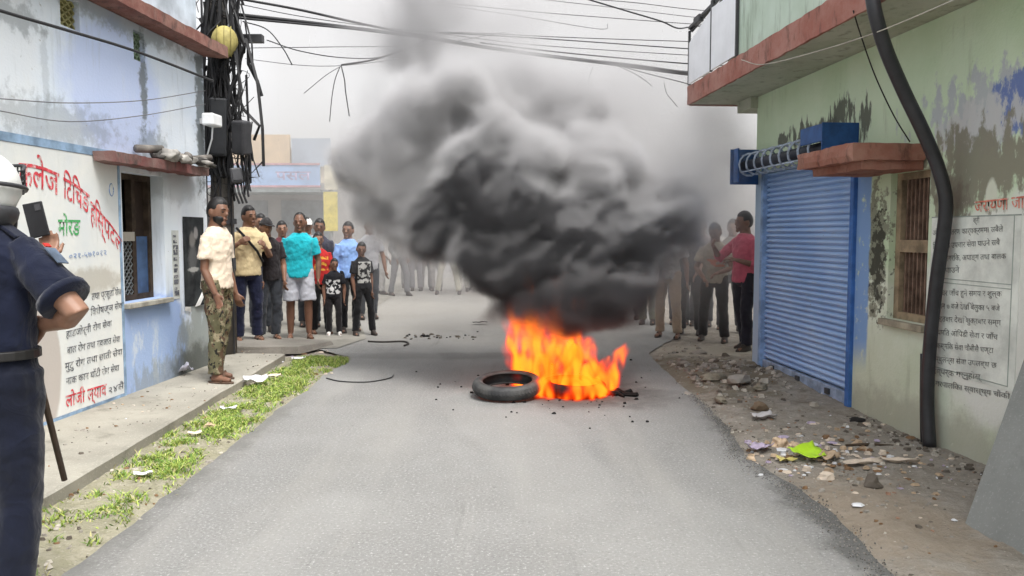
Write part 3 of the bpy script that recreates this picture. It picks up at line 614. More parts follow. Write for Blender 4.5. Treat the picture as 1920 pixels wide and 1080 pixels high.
b.add([(x, y, z) for x in (xa, xb) for y, z in prof], [tuple(range(n)), tuple(reversed(range(n, 2*n)))]+[((k+1) % n, k, k+n, (k+1) % n+n) for k in range(n)])
sme = b.mesh('slat')
for i in range(NS):
    s_ = mesh_obj('slat', sme, SLB, stt); s_.location = (0, .035+.004*math.sin(i*.7)+random.Random(i).uniform(-.003, .003), zb+i*pit); s_.rotation_euler = (random.Random(i*7).uniform(-.03, .03), 0, random.Random(i*3).uniform(-.0015, .0015))
bevel(MB().box(xa, xb, .0, .05, .02, .125).build('bottom_bar', M('bar_bluegrey', (.30, .38, .52), .5, .4, .4, 9), stt), .006)
for x in (.4, 1.0, 1.6): MB().box(x, x+.07, -.02, .0, .05, .10).build('hasp', BLK, stt)
bevel(MB().box(1.985, 2.045, -.035, .06, -.02, 2.12).build('guide_rail', M('guide_blue', (.05, .15, .42), .5, .4, .3, 8), stt), .005)
bevel(MB().box(.10, .16, -.03, .06, -.02, 2.12).build('guide_rail', M('guide_pale', (.24, .38, .62), .6, .3, .4, 8), stt), .005)
MB().box(.0, 2.1, -.2, .09, -.05, .012).build('threshold', M('threshold_grey', (.2, .18, .15)), stt)
for x in (-.06, 2.03): bevel(MB().box(x, x+.012, -.31, -.002, 1.965, 2.335).build('end_plate', DBL, stt), .003)
bevel(MB().box(1.62, 2.03, -.30, -.28, 2.19, 2.33).build('hood_sheet', DBL, stt), .003)
bevel(MB().box(.02, .14, -.30, -.28, 1.98, 2.33).build('hood_sheet', DBL, stt), .003)
MB().tube([(-.03, -.17, 2.16), (2.03, -.17, 2.16)], .05, 14).build('barrel', M('barrel_dark', (.03, .035, .05), .5, .4), stt, True)
RINGM = M('ring_bluegrey', (.36, .42, .52), .5, .4, .4, 20)
for i in range(9):
    x = .14+i*.2; MB().tube([(x+.02*math.sin(a), -.17+.115*math.cos(a), 2.16+.115*math.sin(a)) for a in np.linspace(0, 2*math.pi, 15)], .011, 5).build('ring', RINGM, stt)
for a in (.6, 2.2, 3.9, 5.3): MB().bar((.1, -.17+.115*math.cos(a), 2.16+.115*math.sin(a)), (1.75, -.17+.115*math.cos(a), 2.16+.115*math.sin(a)), .012).build('spring_rod', RINGM, stt)
# window with bars
wn = empty('window'); wn.parent = sh; a, b_, c_, d_ = swin
FR = plain('frame_tan', (.30, .23, .15), .75, .25, .45, 8, .3)
for q in ((a, a+.06, c_, d_), (b_-.05, b_, c_, d_), (a+.06, b_-.05, d_-.05, d_), (a+.06, b_-.05, c_, c_+.055), (a+.06, b_-.05, 1.31, 1.40)): MB().box(q[0], q[1], .05, .12, q[2], q[3]).build('frame', FR, wn)
for i in range(7): x = a+.09+i*.05; MB().box(x, x+.016, .075, .095, c_+.055, d_-.05).build('bar', M('bar_brown', (.20, .13, .095), .7, .3, .5, 10), wn)
bevel(MB().box(a-.04, b_+.03, -.05, .05, c_-.05, c_-.002).build('window_sill', M('sill_tan', (.36, .32, .24), var=.4), sh), .006)
# red canopy slab over the window with a rounded lower lip
CANB = slab_mat('canopy_brick', (.29, .125, .09), (.34, .19, .145), (.13, .065, .05))
mesh_obj('canopy', rough_box(2.10, 2.99, -.55, .0, 1.945, 2.07, .035, .009, 5.), CANB, sh)
mesh_obj('canopy_lip', rough_box(2.2, 2.95, -.46, .0, 1.888, 1.952, .035, .007, 8.), CANB, sh)
# notices painted on the wall
SRED, SBLK = worn('wall_red', (.52, .16, .11)), worn('wall_ink', (.14, .14, .13), (.62, .63, .57))
npn = MB().box(3.06, 3.92, -.0025, -.0006, .52, 1.56).build('notice_panel', plain('notice_white', (.74, .76, .70), .88, .2, .25, 4., .2), sh)
LN = M('notice_line', (.36, .40, .36))
for q in ((3.06, 3.92, 1.552, 1.56), (3.06, 3.86, 1.145, 1.15), (3.06, 3.86, 1.118, 1.123), (3.86, 3.866, .54, 1.552), (3.06, 3.86, .54, .546)): MB().box(q[0], q[1], -.0045, -.0027, q[2], q[3]).build('ruled_line', LN, npn)
lettering('जरायणा जाने', line_fn(WR, (1828, 398), (1935, 388), (1828, 373), (1935, 360)), SRED, npn, -.004, bold=.01)
rows = [('औषधि िवतरण कार्यक्रममा सबैले', 436, 428, 1750, 1882), ('िनःशुल्क उपचार सेवा पाउने सबै', 461, 453, 1750, 1876), ('जेष्ठ नागरिक, अपाङ्ग तथा बालक', 484, 479, 1750, 1888), ('सेवा पाउने', 506, 505, 1750, 1800),
        ('पाठेघर जाँच हुने समय र शुल्क', 548, 550, 1752, 1880), ('िबहान ७ बजे देखि बेलुका ५ बजे', 572, 577, 1752, 1876), ('आइतबार देखि शुक्रबार सम्म', 596, 604, 1752, 1878), ('िनयमित ओिपडी सेवा र जाँच', 621, 631, 1750, 1872),
        ('आकस्मिक सेवा चौबीसै घण्टा', 646, 656, 1748, 1864), ('एम्बुलेन्स सेवा उपलब्ध छ', 671, 684, 1748, 1870), ('सम्पर्क गर्नुहोस्', 694, 706, 1748, 1842), ('नगरपालिका स्वास्थ्य चौकी', 716, 742, 1748, 1895)]
for s_, y0, y1, x0, x1 in rows: lettering(s_, line_fn(WR, (x0, y0+6), (x1, y1+6), (x0, y0-6), (x1, y1-6)), SBLK, npn, -.0045, bold=.008)
lettering('श्री', line_fn(WR, (1826, 418), (1838, 418), (1826, 406), (1838, 406)), SBLK, npn, -.0045)
# painted figure at the frame edge: blue shirt and hands
fg = [WR.uv(*q) for q in ((1914, 560), (1924, 640))]
MB().add([(4.135+.16*math.cos(a), -.003, 1.04+.2*math.sin(a)) for a in np.linspace(0, 6.283, 18)[:-1]], [tuple(range(17))]).build('painted_figure', M('figure_blue', (.10, .30, .55)), npn)
flush_text()
# thick black pipe hanging off the slab and down the wall
pts = []
for px, py, off in ((1631, -40, .66), (1640, 20, .655), (1660, 90, .56), (1694, 170, .40), (1730, 245, .26), (1758, 312, .15), (1773, 372, .09), (1770, 430, .075), (1757, 520, .07), (1747, 610, .07), (1740, 700, .07), (1739, 770, .07), (1743, 838, .07)):
    u, z = WR.uv(px, py, off); pts.append(WR.world(u, off, z))
MB().tube(spline(pts, 6), .043, 12).build('drain_pipe', plain('pipe_black', (.028, .028, .032), .42, .45, .3, 8, .1), None, True, label='thick bent black plastic pipe hanging from the slab down the green wall', cat='pipe')
pts = [WR.world(3.11, .04, -.02), WR.world(3.10, .05, .3), WR.world(3.07, .04, .62)]
MB().tube(spline(pts, 5), .018, 8).build('short_pipe', M('pipe_black2', (.03, .03, .034), .5, .4), None, True, label='thin dark pipe stub at the foot of the thick black pipe', cat='pipe')
# leaning grey sheet in the right foreground
A = gnd(1815, 983); b = MB(); P = [np.array((A[0], A[1], -.01)), np.array((2.40, 2.3, -.01)), np.array((3.12, 2.7, .95)), WR.world(WR.uv(1962, 575, .03)[0], .03, WR.uv(1962, 575, .03)[1])]
nrm = np.cross(P[1]-P[0], P[3]-P[0]); nrm = nrm/np.linalg.norm(nrm)*.02
b.add([*P, *[p+nrm for p in P]], [(0, 1, 2, 3), (7, 6, 5, 4), (0, 4, 5, 1), (1, 5, 6, 2), (2, 6, 7, 3), (3, 7, 4, 0)])
GS = concrete('grey_sheet', (.27, .275, .26), .25, (.17, .175, .165)); put(b.build('leaning_sheet', GS), 'flat grey cement sheet leaning against the wall at the right edge', 'sheet')
# ------------------------------------------------------------------ the far end of the street
def windows(b_root, xs, zs, w, h, y, fm, gm):
    for z in zs:
        for x in xs:
            wd = MB().box(x-w/2, x+w/2, y-.03, y+.05, z, z+h).build('window', fm, b_root)
            MB().box(x-w/2+.07, x+w/2-.07, y-.04, y-.031, z+.07, z+h-.07).build('pane', gm, wd)
GLASS = M('dim_glass', (.05, .06, .07), .25, .5, .2)
fb = empty('corner_shop', (-6.6, 21, 0), .0, 'hazy far shop with blue and white signboard behind the left onlookers', 'building')
MB().box(-3.2, 1.9, .0, 8, -.03, 2.75).build('wall', plain('far_wall', (.42, .40, .38), .9, .2, .3, .8), fb)
MB().box(-3.2, 1.9, .9, 8, 2.75, 3.75).build('upper_wall', plain('far_upper', (.62, .55, .44), .9, .2, .2, .8), fb)
sg = MB().box(-2.4, 1.72, -.55, -.48, 2.66, 3.20).build('signboard', plain('far_sign', (.36, .50, .74), .6, .3, .2, 1.5), fb)
for z in (2.64, 3.20): MB().box(-2.4, 1.72, -.57, -.47, z-.03, z+.02).build('sign_rim', M('far_rim', (.55, .30, .33)), sg)
FIN = M('far_ink', (.28, .40, .62)); FRD = M('far_red', (.40, .34, .48))
lettering('सामुदायिक स्वास्थ्य केन्द्र', lambda u, v: (-2.2+u*2.5, 2.80+.26*v), FIN, sg, -.553, bold=.02)
lettering('पसल', lambda u, v: (.6+u*.9, 2.80+.26*v), FRD, sg, -.553, bold=.02)
flush_text()
MB().box(-2.6, 1.9, -1.3, .0, 2.45, 2.52).build('awning', M('far_awning', (.26, .29, .29)), fb)
for x in (-2.1, -.4, 1.2): MB().box(x-.62, x+.62, -.03, -.003, 0, 2.3).build('shutter_door', M('far_shutter', (.25, .28, .30)), fb)
MB().box(-1.8, .6, .80, .898, 3.3, 4.1).build('hoarding', plain('far_hoarding', (.72, .54, .34), .8, .2, .2, 1.), fb)
MB().box(.65, 1.7, .80, .898, 3.25, 4.0).build('hoarding', plain('far_hoarding_blue', (.42, .48, .56), .8, .2, .2, 1.), fb)
# yellow banner on a post
bn = empty('street_banner', (-4.42, 19.6, 0), 0, 'tall yellow and white banner on a post behind the crowd', 'banner')
MB().tube([(0, 0, 0), (0, 0, 3.2)], .05, 8).build('post', M('post_grey', (.4, .4, .4)), bn, True)
MB().box(-.16, .18, -.07, -.05, 1.5, 2.45).build('cloth', M('banner_yellow', (.72, .60, .16)), bn); MB().box(-.13, .2, -.07, -.05, 2.5, 3.1).build('cloth', M('banner_cream', (.75, .70, .55)), bn)
def far_house(name, x0, x1, y, d, h, col, label, fl=2):
    o = empty(name, ((x0+x1)/2, y, 0), 0, label, 'building'); w2 = (x1-x0)/2
    MB().box(-w2, w2, 0, d, -.03, h).build('wall', plain(name+str(int(y*10)), col, .9, .2, .25, .6), o)
    MB().box(-w2-.3, w2+.3, -.4, d, h, h+.18).build('roof', M('far_roof', (.3, .28, .26)), o)
    n = max(2, int((x1-x0)/2.4)); windows(o, [-w2+(i+.5)*2*w2/n for i in range(n)], [3.6+3*k for k in range(fl) if 3.6+3*k+1.3 < h], 1.0, 1.3, 0, M('far_frame', (.35, .28, .2)), GLASS)
    for i in range(n): MB().box(-w2+(i+.5)*2*w2/n-.8, -w2+(i+.5)*2*w2/n+.8, -.03, -.003, 0, 2.4).build('shutter_door', M('far_shutter', (.25, .28, .30)), o)
far_house('far_house', -4.2, 2.6, 44, 8, 4.2, (.48, .46, .42), 'grey far house closing the end of the street in the smoke')
# ------------------------------------------------------------------ the utility pole and its tangle
PX, PY = -3.25, 9.0
POLEM = concrete('pole_concrete', (.17, .155, .14), .5, (.03, .03, .03))
up = empty('utility_pole', (PX, PY, 0), 0, 'dark weathered utility pole smothered in cables beside the clinic corner', 'utility pole')
MB().tube([(0, 0, -.05), (.01, 0, 2), (.0, 0, 5.4)], [.13, .12, .095], 14).build('shaft', POLEM, up, True)
MB().box(-.5, .6, -.05, .05, 4.05, 4.15).build('crossarm', BLK, up); MB().box(-.4, .5, -.05, .05, 3.55, 3.63).build('crossarm', BLK, up)
for x in (-.4, .0, .45): MB().lathe([(.0, .0), (.03, .0), (.045, .03), (.02, .05), (.04, .08), (.0, .1)], 10, (x, 0, 4.15)).build('insulator', M('porcelain', (.5, .47, .42), .3, .5), up)
for z, w_, h_, dx in ((1.05, .2, .12, 0), (1.55, .22, .06, .02), (2.1, .24, .08, 0)): MB().tube([(dx, 0, z), (dx, 0, z+h_)], .14, 12).build('band', BLK, up)
CABLE = M('cable_black', (.022, .022, .024), .55, .35, .2); GREYC = M('cable_grey', (.16, .16, .17), .6, .3, .2)
def junction(name, x, y, z, w_, d_, h_, mat, label, rz=0., tilt=0.):
    o = empty(name, (x, y, z), rz, label, 'junction box'); o.rotation_euler = (tilt, tilt*.7, rz)
    bevel(MB().box(-w_/2, w_/2, -d_/2, d_/2, 0, h_).build('case', mat, o), .02); MB().box(-w_/2+.02, w_/2-.02, -d_/2-.008, -d_/2+.001, .03, h_-.03).build('cover', mat, o)
    for k in (-.3, .0, .3): MB().tube([(w_*k, 0, .01), (w_*k, -.02, -.1), (w_*k+.03, 0, -.22)], .012, 6).build('lead', CABLE, o)
p = at(410, 290, 8.8); junction('junction_box', p[0], 8.80, p[2]-.02, .18, .16, .62, M('box_black', (.03, .032, .036), .6, .3), 'tall black cable box strapped to the pole', .2, .05)
p = at(455, 290, 8.8); junction('splice_closure', p[0], 8.78, p[2], .16, .15, .36, BLK, 'black splice box hanging out from the pole on the right', -.3, .18)
p = at(446, 345, 8.8); junction('splice_closure', p[0], 8.78, p[2], .13, .13, .17, BLK, 'small black cable box low on the pole above the heads', .5, -.15)
# yellow lamp case
p = at(420, 78, 8.7); lo_ = empty('street_lamp', (p[0], 8.72, p[2]), .3, 'faded yellow oval lamp case on the pole beside the eave', 'lamp')
bm = bmesh.new(); bmesh.ops.create_uvsphere(bm, u_segments=18, v_segments=12, radius=1); bm.transform(Matrix.Diagonal((.14, .13, .17, 1)))
for v in bm.verts: v.co.x *= 1-.25*max(0, -v.co.z/.17)
me = bpy.data.meshes.new('case'); bm.to_mesh(me); me.shade_smooth(); mesh_obj('case', me, M('lamp_yellow', (.40, .34, .12), .6, .3, .35, 8), lo_)
MB().tube([(.03, .05, 0), (.1, .2, -.02), (.14, .28, -.05)], .025, 8).build('bracket', BLK, lo_)
for k in (-.06, 0, .06): MB().tube([(k+.12*k, -.13*math.cos(a)*math.sqrt(max(0, 1-(k*6)**2)), .17*math.sin(a)) for a in np.linspace(-1.2, 1.2, 9)], .006, 5).build('rib', M('lamp_rib', (.30, .26, .10)), lo_)
# the hanging tangle: loops of wire down the pole, past counting
R = random.Random(21); b = MB()
for i in range(150):
    z0 = R.uniform(2.6, 4.4); L_ = R.uniform(.3, 1.5); x = R.gauss(.05, .12); y = -.12+R.gauss(0, .05); sw = R.gauss(0, .1)
    if i % 4 == 0: x += R.uniform(.05, .22)
    b.tube([(x, y, z0), (x+sw*.6, y-.04, z0-L_*.35), (x+sw+R.gauss(0, .05), y-.05, z0-L_*.7), (x+sw*.5+R.gauss(0, .06), y, max(2.0+R.random()*.3, z0-L_))], R.choice([.004, .006, .009, .013, .02]), 4, False)
for i in range(16):
    z = R.uniform(1.9, 4.2); r = R.uniform(.06, .17); cx = R.gauss(.08, .07); ph = R.random()*6; tl = R.uniform(.2, .9)
    b.tube([(cx+r*math.cos(a), -.15+r*.35*math.sin(a*2+ph), z+r*math.sin(a)*tl) for a in np.linspace(0, 6.2, 14)], R.choice([.004, .006, .008]), 4, False)
for i in range(10): a = R.uniform(-.3, 1.2); z = R.uniform(2.2, 3.5); b.tube([(0.05, -.12, z), (.18*math.cos(a)+.05, -.16, z+.2*math.sin(a)), (.36*math.cos(a), -.18, z+.38*math.sin(a)+R.gauss(0, .05))], [.007, .006, .003], 4, False)
tg = b.build('cable_tangle', CABLE, None); tg.location = (PX, PY, 0); put(tg, 'dense tangle of loose black wires hanging round the pole', 'wires', kind='stuff')
for x, r, z0, z1, m_ in ((-.14, .012, .1, 4.6, GREYC), (.13, .01, .1, 4.2, CABLE), (-.17, .022, .2, 3.4, M('conduit_grey', (.3, .32, .33), .6, .3))): MB().tube([(x, -.08, z0), (x+.01, -.09, (z0+z1)/2), (x, -.08, z1)], r, 7).build('riser', m_, up)

# ------------------------------------------------------------------ overhead cables, each its own span
def cable(pxs, r, label, mat=CABLE, group=None, n=7):
    """pxs: photograph pixel and the distance it hangs at"""
    pts = [at(x, y, Y) for x, y, Y in pxs]; MB().tube(spline(pts, n), r, 6, True).build('overhead_cable', mat, None, True, label=label, cat='cable', **({'group': group} if group else {}))
G1 = 'thin wires strung across the street'
cable([(440, 27, 8.9), (600, 45, 9.0), (800, 71, 9.1), (960, 96, 9.2), (1150, 120, 9.3), (1300, 140, 9.5), (1420, 150, 9.8)], .021, 'thickest black cable bundle sagging right across the street')
cable([(450, -2, 8.9), (560, 18, 9.0), (680, 45, 9.05), (800, 68, 9.12), (1000, 102, 9.2), (1180, 121, 9.3), (1310, 139, 9.5), (1420, 146, 9.8)], .014, 'black cable from the frame top joining the main bundle', n=6)
cable([(448, 34, 8.88), (640, 52, 9.), (760, 66, 9.08), (900, 88, 9.15), (1100, 115, 9.25), (1300, 136, 9.5), (1420, 143, 9.8)], .012, 'slim cable riding just under the main bundle')
cable([(640, 122, 9.3), (700, 112, 9.2), (760, 92, 9.12), (805, 72, 9.08)], .011, 'short cable branch curving down from the bundle to a hanging splice')
cable([(500, 75, 9.), (560, 95, 9.1), (640, 108, 9.2), (720, 106, 9.2), (800, 74, 9.1)], .006, 'thin slack wire looping below the main bundle')
cable([(800, 60, 9.1), (950, 68, 9.3), (1100, 78, 9.5), (1300, 92, 9.9), (1420, 98, 10.2)], .007, 'straight wire just above the main bundle on the right')
cable([(800, 60, 9.1), (920, 63, 9.3), (1060, 70, 9.5), (1300, 78, 9.9), (1420, 80, 10.2)], .005, 'fine wire second above the main bundle on the right')
cable([(900, 80, 9.1), (1050, 98, 9.3), (1200, 112, 9.5), (1300, 120, 9.8), (1420, 126, 10.2)], .008, 'wire leaving the bundle towards the white panels')
cable([(1100, -2, 9.5), (1180, 22, 9.6), (1240, 40, 9.7), (1272, 53, 9.8), (1310, 49, 10), (1420, 48, 10.3)], .009, 'ragged wire slanting from the top towards the panel bracket')
for i, q in enumerate((((1050, -5, 10), (1180, 4, 10), (1300, 18, 10), (1420, 26, 10)), ((980, -5, 10), (1150, 14, 10), (1300, 32, 10), (1420, 42, 10)), ((820, 4, 10), (1000, 22, 10), (1150, 34, 10), (1300, 45, 10), (1420, 50, 10)),
        ((800, 6, 10.5), (950, 26, 10.5), (1120, 54, 10.5), (1140, 45, 10.5)), ((460, 90, 10), (620, 88, 10), (800, 84, 10), (950, 60, 10)), ((460, 110, 10), (560, 122, 10), (640, 123, 10), (740, 112, 10)),
        ((450, 8, 9), (560, 30, 9.1), (700, 50, 9.2), (820, 62, 9.3), (1000, 84, 9.5), (1300, 104, 9.9), (1420, 110, 10.2)))):
    cable(q, .0045, ('topmost thin wire entering at the frame top near the white panels', 'second thin wire from the top near the white panels', 'third thin wire from the top, longest towards the panels', 'faint thin wire ending in a small kink over the smoke', 'thin pale wire low across the left sky', 'lowest thin dark wire reaching the hanging splice', 'thin pale wire running all along above the main bundle')[i], GREYC if i % 2 else CABLE, G1)
cable([(455, 40, 8.9), (500, 55, 8.9), (530, 90, 8.95), (548, 122, 9.0)], .007, 'loose wire end dangling from the cables beside the pole')
cable([(640, 124, 9.3), (646, 150, 9.3), (648, 172, 9.3), (655, 218, 9.3)], .007, 'longer wire tail hanging below the splice over the road')
cable([(638, 124, 9.3), (628, 150, 9.3), (622, 185, 9.3), (618, 228, 9.3)], .005, 'shorter wire tail hanging left below the splice')
cable([(636, 126, 9.3), (610, 142, 9.3), (570, 175, 9.3)], .004, 'thin wire slanting left down from the splice', GREYC)
cable([(1150, 120, 9.3), (1190, 138, 9.4), (1215, 155, 9.4), (1222, 162, 9.4)], .005, 'frayed strand dropping right off the bundle'); cable([(1150, 120, 9.3), (1210, 137, 9.4), (1270, 152, 9.6), (1300, 160, 9.8)], .006, 'strand sloping off the bundle under the panels')
cable([(1245, 155, 9.5), (1250, 175, 9.5), (1262, 190, 9.5), (1270, 200, 9.5)], .004, 'short curled wire scrap hanging before the panel corner'); cable([(1112, 125, 9.3), (1104, 150, 9.3), (1106, 185, 9.3), (1112, 215, 9.3)], .0035, 'fine thread hanging from the bundle above the smoke', GREYC)
q = [WL.world(*[(lambda p_: (p_[0], .3, p_[1]))(WL.uv(x, y, .3))][0]) for x, y in ((-220, -50), (0, 20), (130, 58), (260, 98), (400, 152))]
MB().tube(spline(q, 8), .011, 6).build('overhead_cable', CABLE, None, True, label='black service cable running along the clinic front to the pole', cat='cable')
for q_, lab in ((((-60, 182, 5.0), (0, 185, 5.3), (130, 193, 5.95), (270, 188, 7.0), (385, 170, 8.2)), 'upper thin wire slung along the blue clinic wall'), (((-60, 200, 5.0), (0, 208, 5.3), (130, 228, 5.95), (270, 216, 7.0), (385, 195, 8.2)), 'lower thin wire slung along the blue clinic wall')): P = [WL.world(*(lambda p_: (p_[0], .07, p_[1]))(WL.uv(x, y, .07))) for x, y, _ in q_]; MB().tube(spline(P, 7), .004, 5).build('wall_wire', GREYC, None, True, label=lab, cat='wire')
# wires on the shop
P = [WR.world(*[WR.uv(x, y, o)[0], o, WR.uv(x, y, o)[1]]) for x, y, o in ((1390, 112, .63), (1430, 121, .63), (1520, 100, .63), (1640, 62, .64), (1800, -5, .66), (1900, -50, .68))]
MB().tube(spline(P, 6), .004, 5).build('slab_wire', M('wire_pale', (.45, .42, .36)), None, True, label='thin pale wire running along the red slab edge', cat='wire')
P = [WR.world(*[WR.uv(x, y, o)[0], o, WR.uv(x, y, o)[1]]) for x, y, o in ((1600, 20, .61), (1612, 60, .5), (1640, 140, .3), (1675, 215, .12), (1706, 266, .02))]
MB().tube(spline(P, 6), .005, 5).build('drop_wire', CABLE, None, True, label='thin dark wire dropping from the slab to the brick red canopy', cat='wire')
# ------------------------------------------------------------------ tyres
RUB = NT('tyre_rubber'); c = RUB.mix(RUB.rng(RUB.noise(7, 5), .35, .7), (.028, .028, .03), (.075, .073, .07)); RUB.bump(RUB.noise(60, 3), .25, .004); RUB = RUB.done(c, .62, .4)
def tyre(loc, rot, mat, label, R0=.292):
    o = empty('tyre', loc, 0, label, 'tyre'); o.rotation_euler = rot
    # section of the casing: tread outside, two sidewalls, open bead inside
    pr = [(.205, .022), (.212, .012), (.232, .004), (.262, .006), (.281, .020), (R0, .040), (R0+.003, .062), (R0, .084), (.281, .104), (.262, .118), (.232, .120), (.212, .112), (.205, .102), (.211, .100), (.222, .108), (.246, .108), (.266, .096), (.276, .076), (.278, .062), (.276, .048), (.266, .028), (.246, .016), (.222, .016), (.211, .024)]
    MB().lathe(pr, 56, closed=True).build('casing', mat, o, True)
    b = MB()
    for i in range(60):
        a = i*math.pi/30; ca, sa = math.cos(a), math.sin(a)
        for s_ in (0, 1):
            z0, z1 = (.026, .058) if s_ == 0 else (.066, .098); da = .035 if s_ == 0 else -.035
            q = [(a, z0), (a+.045, z0), (a+.045+da, z1), (a+da, z1)]
            rr = lambda z: R0+.003-9*(z-.062)**2
            b.add([((rr(z)-.004)*math.cos(t), (rr(z)-.004)*math.sin(t), z) for t, z in q]+[((rr(z)+.004)*math.cos(t), (rr(z)+.004)*math.sin(t), z) for t, z in q], [(4, 5, 6, 7), (0, 1, 5, 4), (1, 2, 6, 5), (2, 3, 7, 6), (3, 0, 4, 7)])
    b.build('tread', mat, o)
    for z in (.1215,): MB().lathe([(.236, z), (.240, z+.002), (.244, z)], 48).build('sidewall_ring', mat, o)
    return o
c0 = gnd(952, 744); t0 = tyre((c0[0], c0[1]+.02, .036), (.11, -.03, .0), RUB, 'unburnt black motorcycle tyre lying flat beside the fire'); t0.scale = (1.06, 1.06, 1.06)
CHAR = M('charred', (.012, .011, .011), .8, .2, .5, 20); c1 = gnd(1085, 742)
tyre((c1[0]-.04, c1[1]+.10, .0), (.03, .02, .1), CHAR, 'charred burning tyre lying flat under the flames')
R = random.Random(4)
scr = empty('burnt_scrap', (c1[0]+.36, c1[1]+.05, 0), 0, 'charred scraps spilled at the right foot of the fire', 'scrap')
for i in range(9):
    b = MB(); x, y = R.gauss(-.1, .12), R.gauss(0, .07); b.tube([(x, y, .012), (x+R.gauss(.07, .03), y+R.gauss(0, .04), .02), (x+R.gauss(.12, .05), y+R.gauss(0, .05), .01)], [.018, .022, .008], 6); b.build('char_piece', CHAR, scr)
# ------------------------------------------------------------------ litter
def crumple(name, loc, size, mat, label, cat, seed, flat=.35, rz=0., sub=3):
    bm = bmesh.new(); bmesh.ops.create_icosphere(bm, subdivisions=sub, radius=1)
    for v in bm.verts:
        d = v.co.copy(); k = 1+.55*mnoise.noise(d*1.6+Vector((seed*3.1, 0, 0)))+.3*mnoise.noise(d*4+Vector((0, seed, 0))); v.co = Vector((d.x*size[0]*k, d.y*size[1]*k, max(-.25, d.z*k)*size[2]))
    bm.transform(Matrix.Translation((0, 0, .2*size[2]))); me = bpy.data.meshes.new(name); bm.to_mesh(me)
    o = mesh_obj(name, me, mat, label=label, cat=cat); o.location = loc; o.rotation_euler = (0, 0, rz); return o
def flat_piece(name, loc, w_, d_, mat, label, cat, seed, curl=.03, rz=0., tilt=0., shape=None):
    """a thin crumpled sheet with real folds and thickness"""
    n = 9; V = []
    for j in range(n):
        for i in range(n):
            u, v = i/(n-1)-.5, j/(n-1)-.5
            if shape: u, v = shape(u, v)
            z = curl*(mnoise.noise((u*3+seed, v*3, seed))+.5*mnoise.noise((u*8, v*8, seed*2)))+curl*1.5*(u*u+v*v); V.append((u*w_+.1*w_*mnoise.noise((v*4, seed, 1)), v*d_+.1*d_*mnoise.noise((u*4, seed, 5)), z+curl*.8))
    me = bpy.data.meshes.new(name); me.from_pydata(V, [], [(j*n+i, j*n+i+1, (j+1)*n+i+1, (j+1)*n+i) for j in range(n-1) for i in range(n-1)]); me.shade_smooth()
    o = mesh_obj(name, me, mat, label=label, cat=cat); o.location = loc; o.rotation_euler = (tilt, 0, rz)
    m = o.modifiers.new('thickness', 'SOLIDIFY'); m.thickness = .003; return o
def G(x, y, h=None):
    p = gnd(x, y); z = rough_h(p[0], p[1]) if p[0] > 1.3 else 0.; p = gnd(x, y, z); return Vector((p[0], p[1], z if h is None else h))
LIME = M('lime_plastic', (.45, .72, .03), .35, .5, .12, 9); BAG = M('bag_white', (.72, .72, .74), .35, .5, .15, 9); CARD = M('cardboard_tan', (.46, .34, .23), .8, .2, .3, 9)
CREAM = M('cream_paper', (.62, .52, .42), .8, .2, .25, 12); PINK = M('bag_violet', (.46, .38, .50), .4, .45, .25, 12); BONE = M('husk_cream', (.60, .45, .31), .7, .25, .3, 14)
flat_piece('plastic_sheet', G(1517, 856), .21, .17, LIME, 'bright lime green plastic sheet among the litter', 'plastic sheet', 1, .03, .5, .15, lambda u, v: (u*(1.1-.8*max(0, -v*1.4)), v))
crumple('husk', G(1463, 836), (.065, .05, .05), BONE, 'pale tan coconut husk left of the lime green sheet', 'husk', 3, rz=.3)
crumple('husk', G(1488, 840), (.05, .035, .035), BONE, 'smaller tan husk touching the lime green sheet', 'husk', 8, rz=1.)
flat_piece('wrapper', G(1432, 786), .17, .12, M('wrapper_pale', (.55, .52, .52), .5, .4, .2), 'pale crumpled wrapper by the road edge below the shutter', 'wrapper', 4, .03, .2)
flat_piece('cardboard', G(1618, 872), .25, .06, CREAM, 'long cream cardboard scrap right of the lime green sheet', 'cardboard', 5, .02, .15)
flat_piece('cardboard', G(1686, 868), .22, .05, CREAM, 'cream cardboard strip farthest right along the litter line', 'cardboard', 6, .02, -.1)
flat_piece('plastic_bag', G(1424, 848), .15, .12, PINK, 'dull violet plastic bag at the litter edge by the road', 'plastic bag', 7, .04, .6)
flat_piece('wrapper', G(1475, 866), .12, .06, M('wrapper_yellow', (.55, .47, .16), .6, .3, .3), 'dirty yellow wrapper below the lime green sheet', 'wrapper', 9, .02, .2)
flat_piece('cardboard', G(1555, 862), .16, .09, CARD, 'brown cardboard scrap just right of the lime sheet', 'cardboard', 10, .03, .9)
crumple('stone', G(1637, 914), (.05, .04, .06), MATS['stone_dark'], 'dark lone stone on the bare dirt of the shoulder', 'stone', 12, sub=2)
crumple('stone', G(1422, 768), (.06, .05, .055), M('stone_brown', (.17, .12, .08)), 'brown stone near the shutter foot by the pale wrapper', 'stone', 14, sub=2)
for i, (x, y, s, lab) in enumerate(((1310, 665, .1, 'broken kerb stone farthest along the right road edge'), (1338, 712, .13, 'long broken concrete lump lying before the shutter corner'), (1385, 716, .15, 'mossy concrete lump at the left foot of the shutter'), (1425, 728, .1, 'dark lump touching the shutter bottom corner'), (1290, 742, .07, 'flat stone chip lying at the road edge'), (1352, 752, .09, 'pale stone slab tilted at the road edge before the shutter'))):
    crumple('rubble_block', G(x, y), (s, s*.6, s*.42), M('rubble_conc', (.22, .195, .15), .9, .15, .5, 9) if i % 2 else MATS['stone_grey'], lab, 'rubble', 20+i, rz=.3*i, sub=2)
crumple('black_rag', G(1606, 790), (.06, .03, .025), M('rag_black', (.03, .028, .027)), 'curled black rag at the foot of the shutter guide', 'rag', 31)
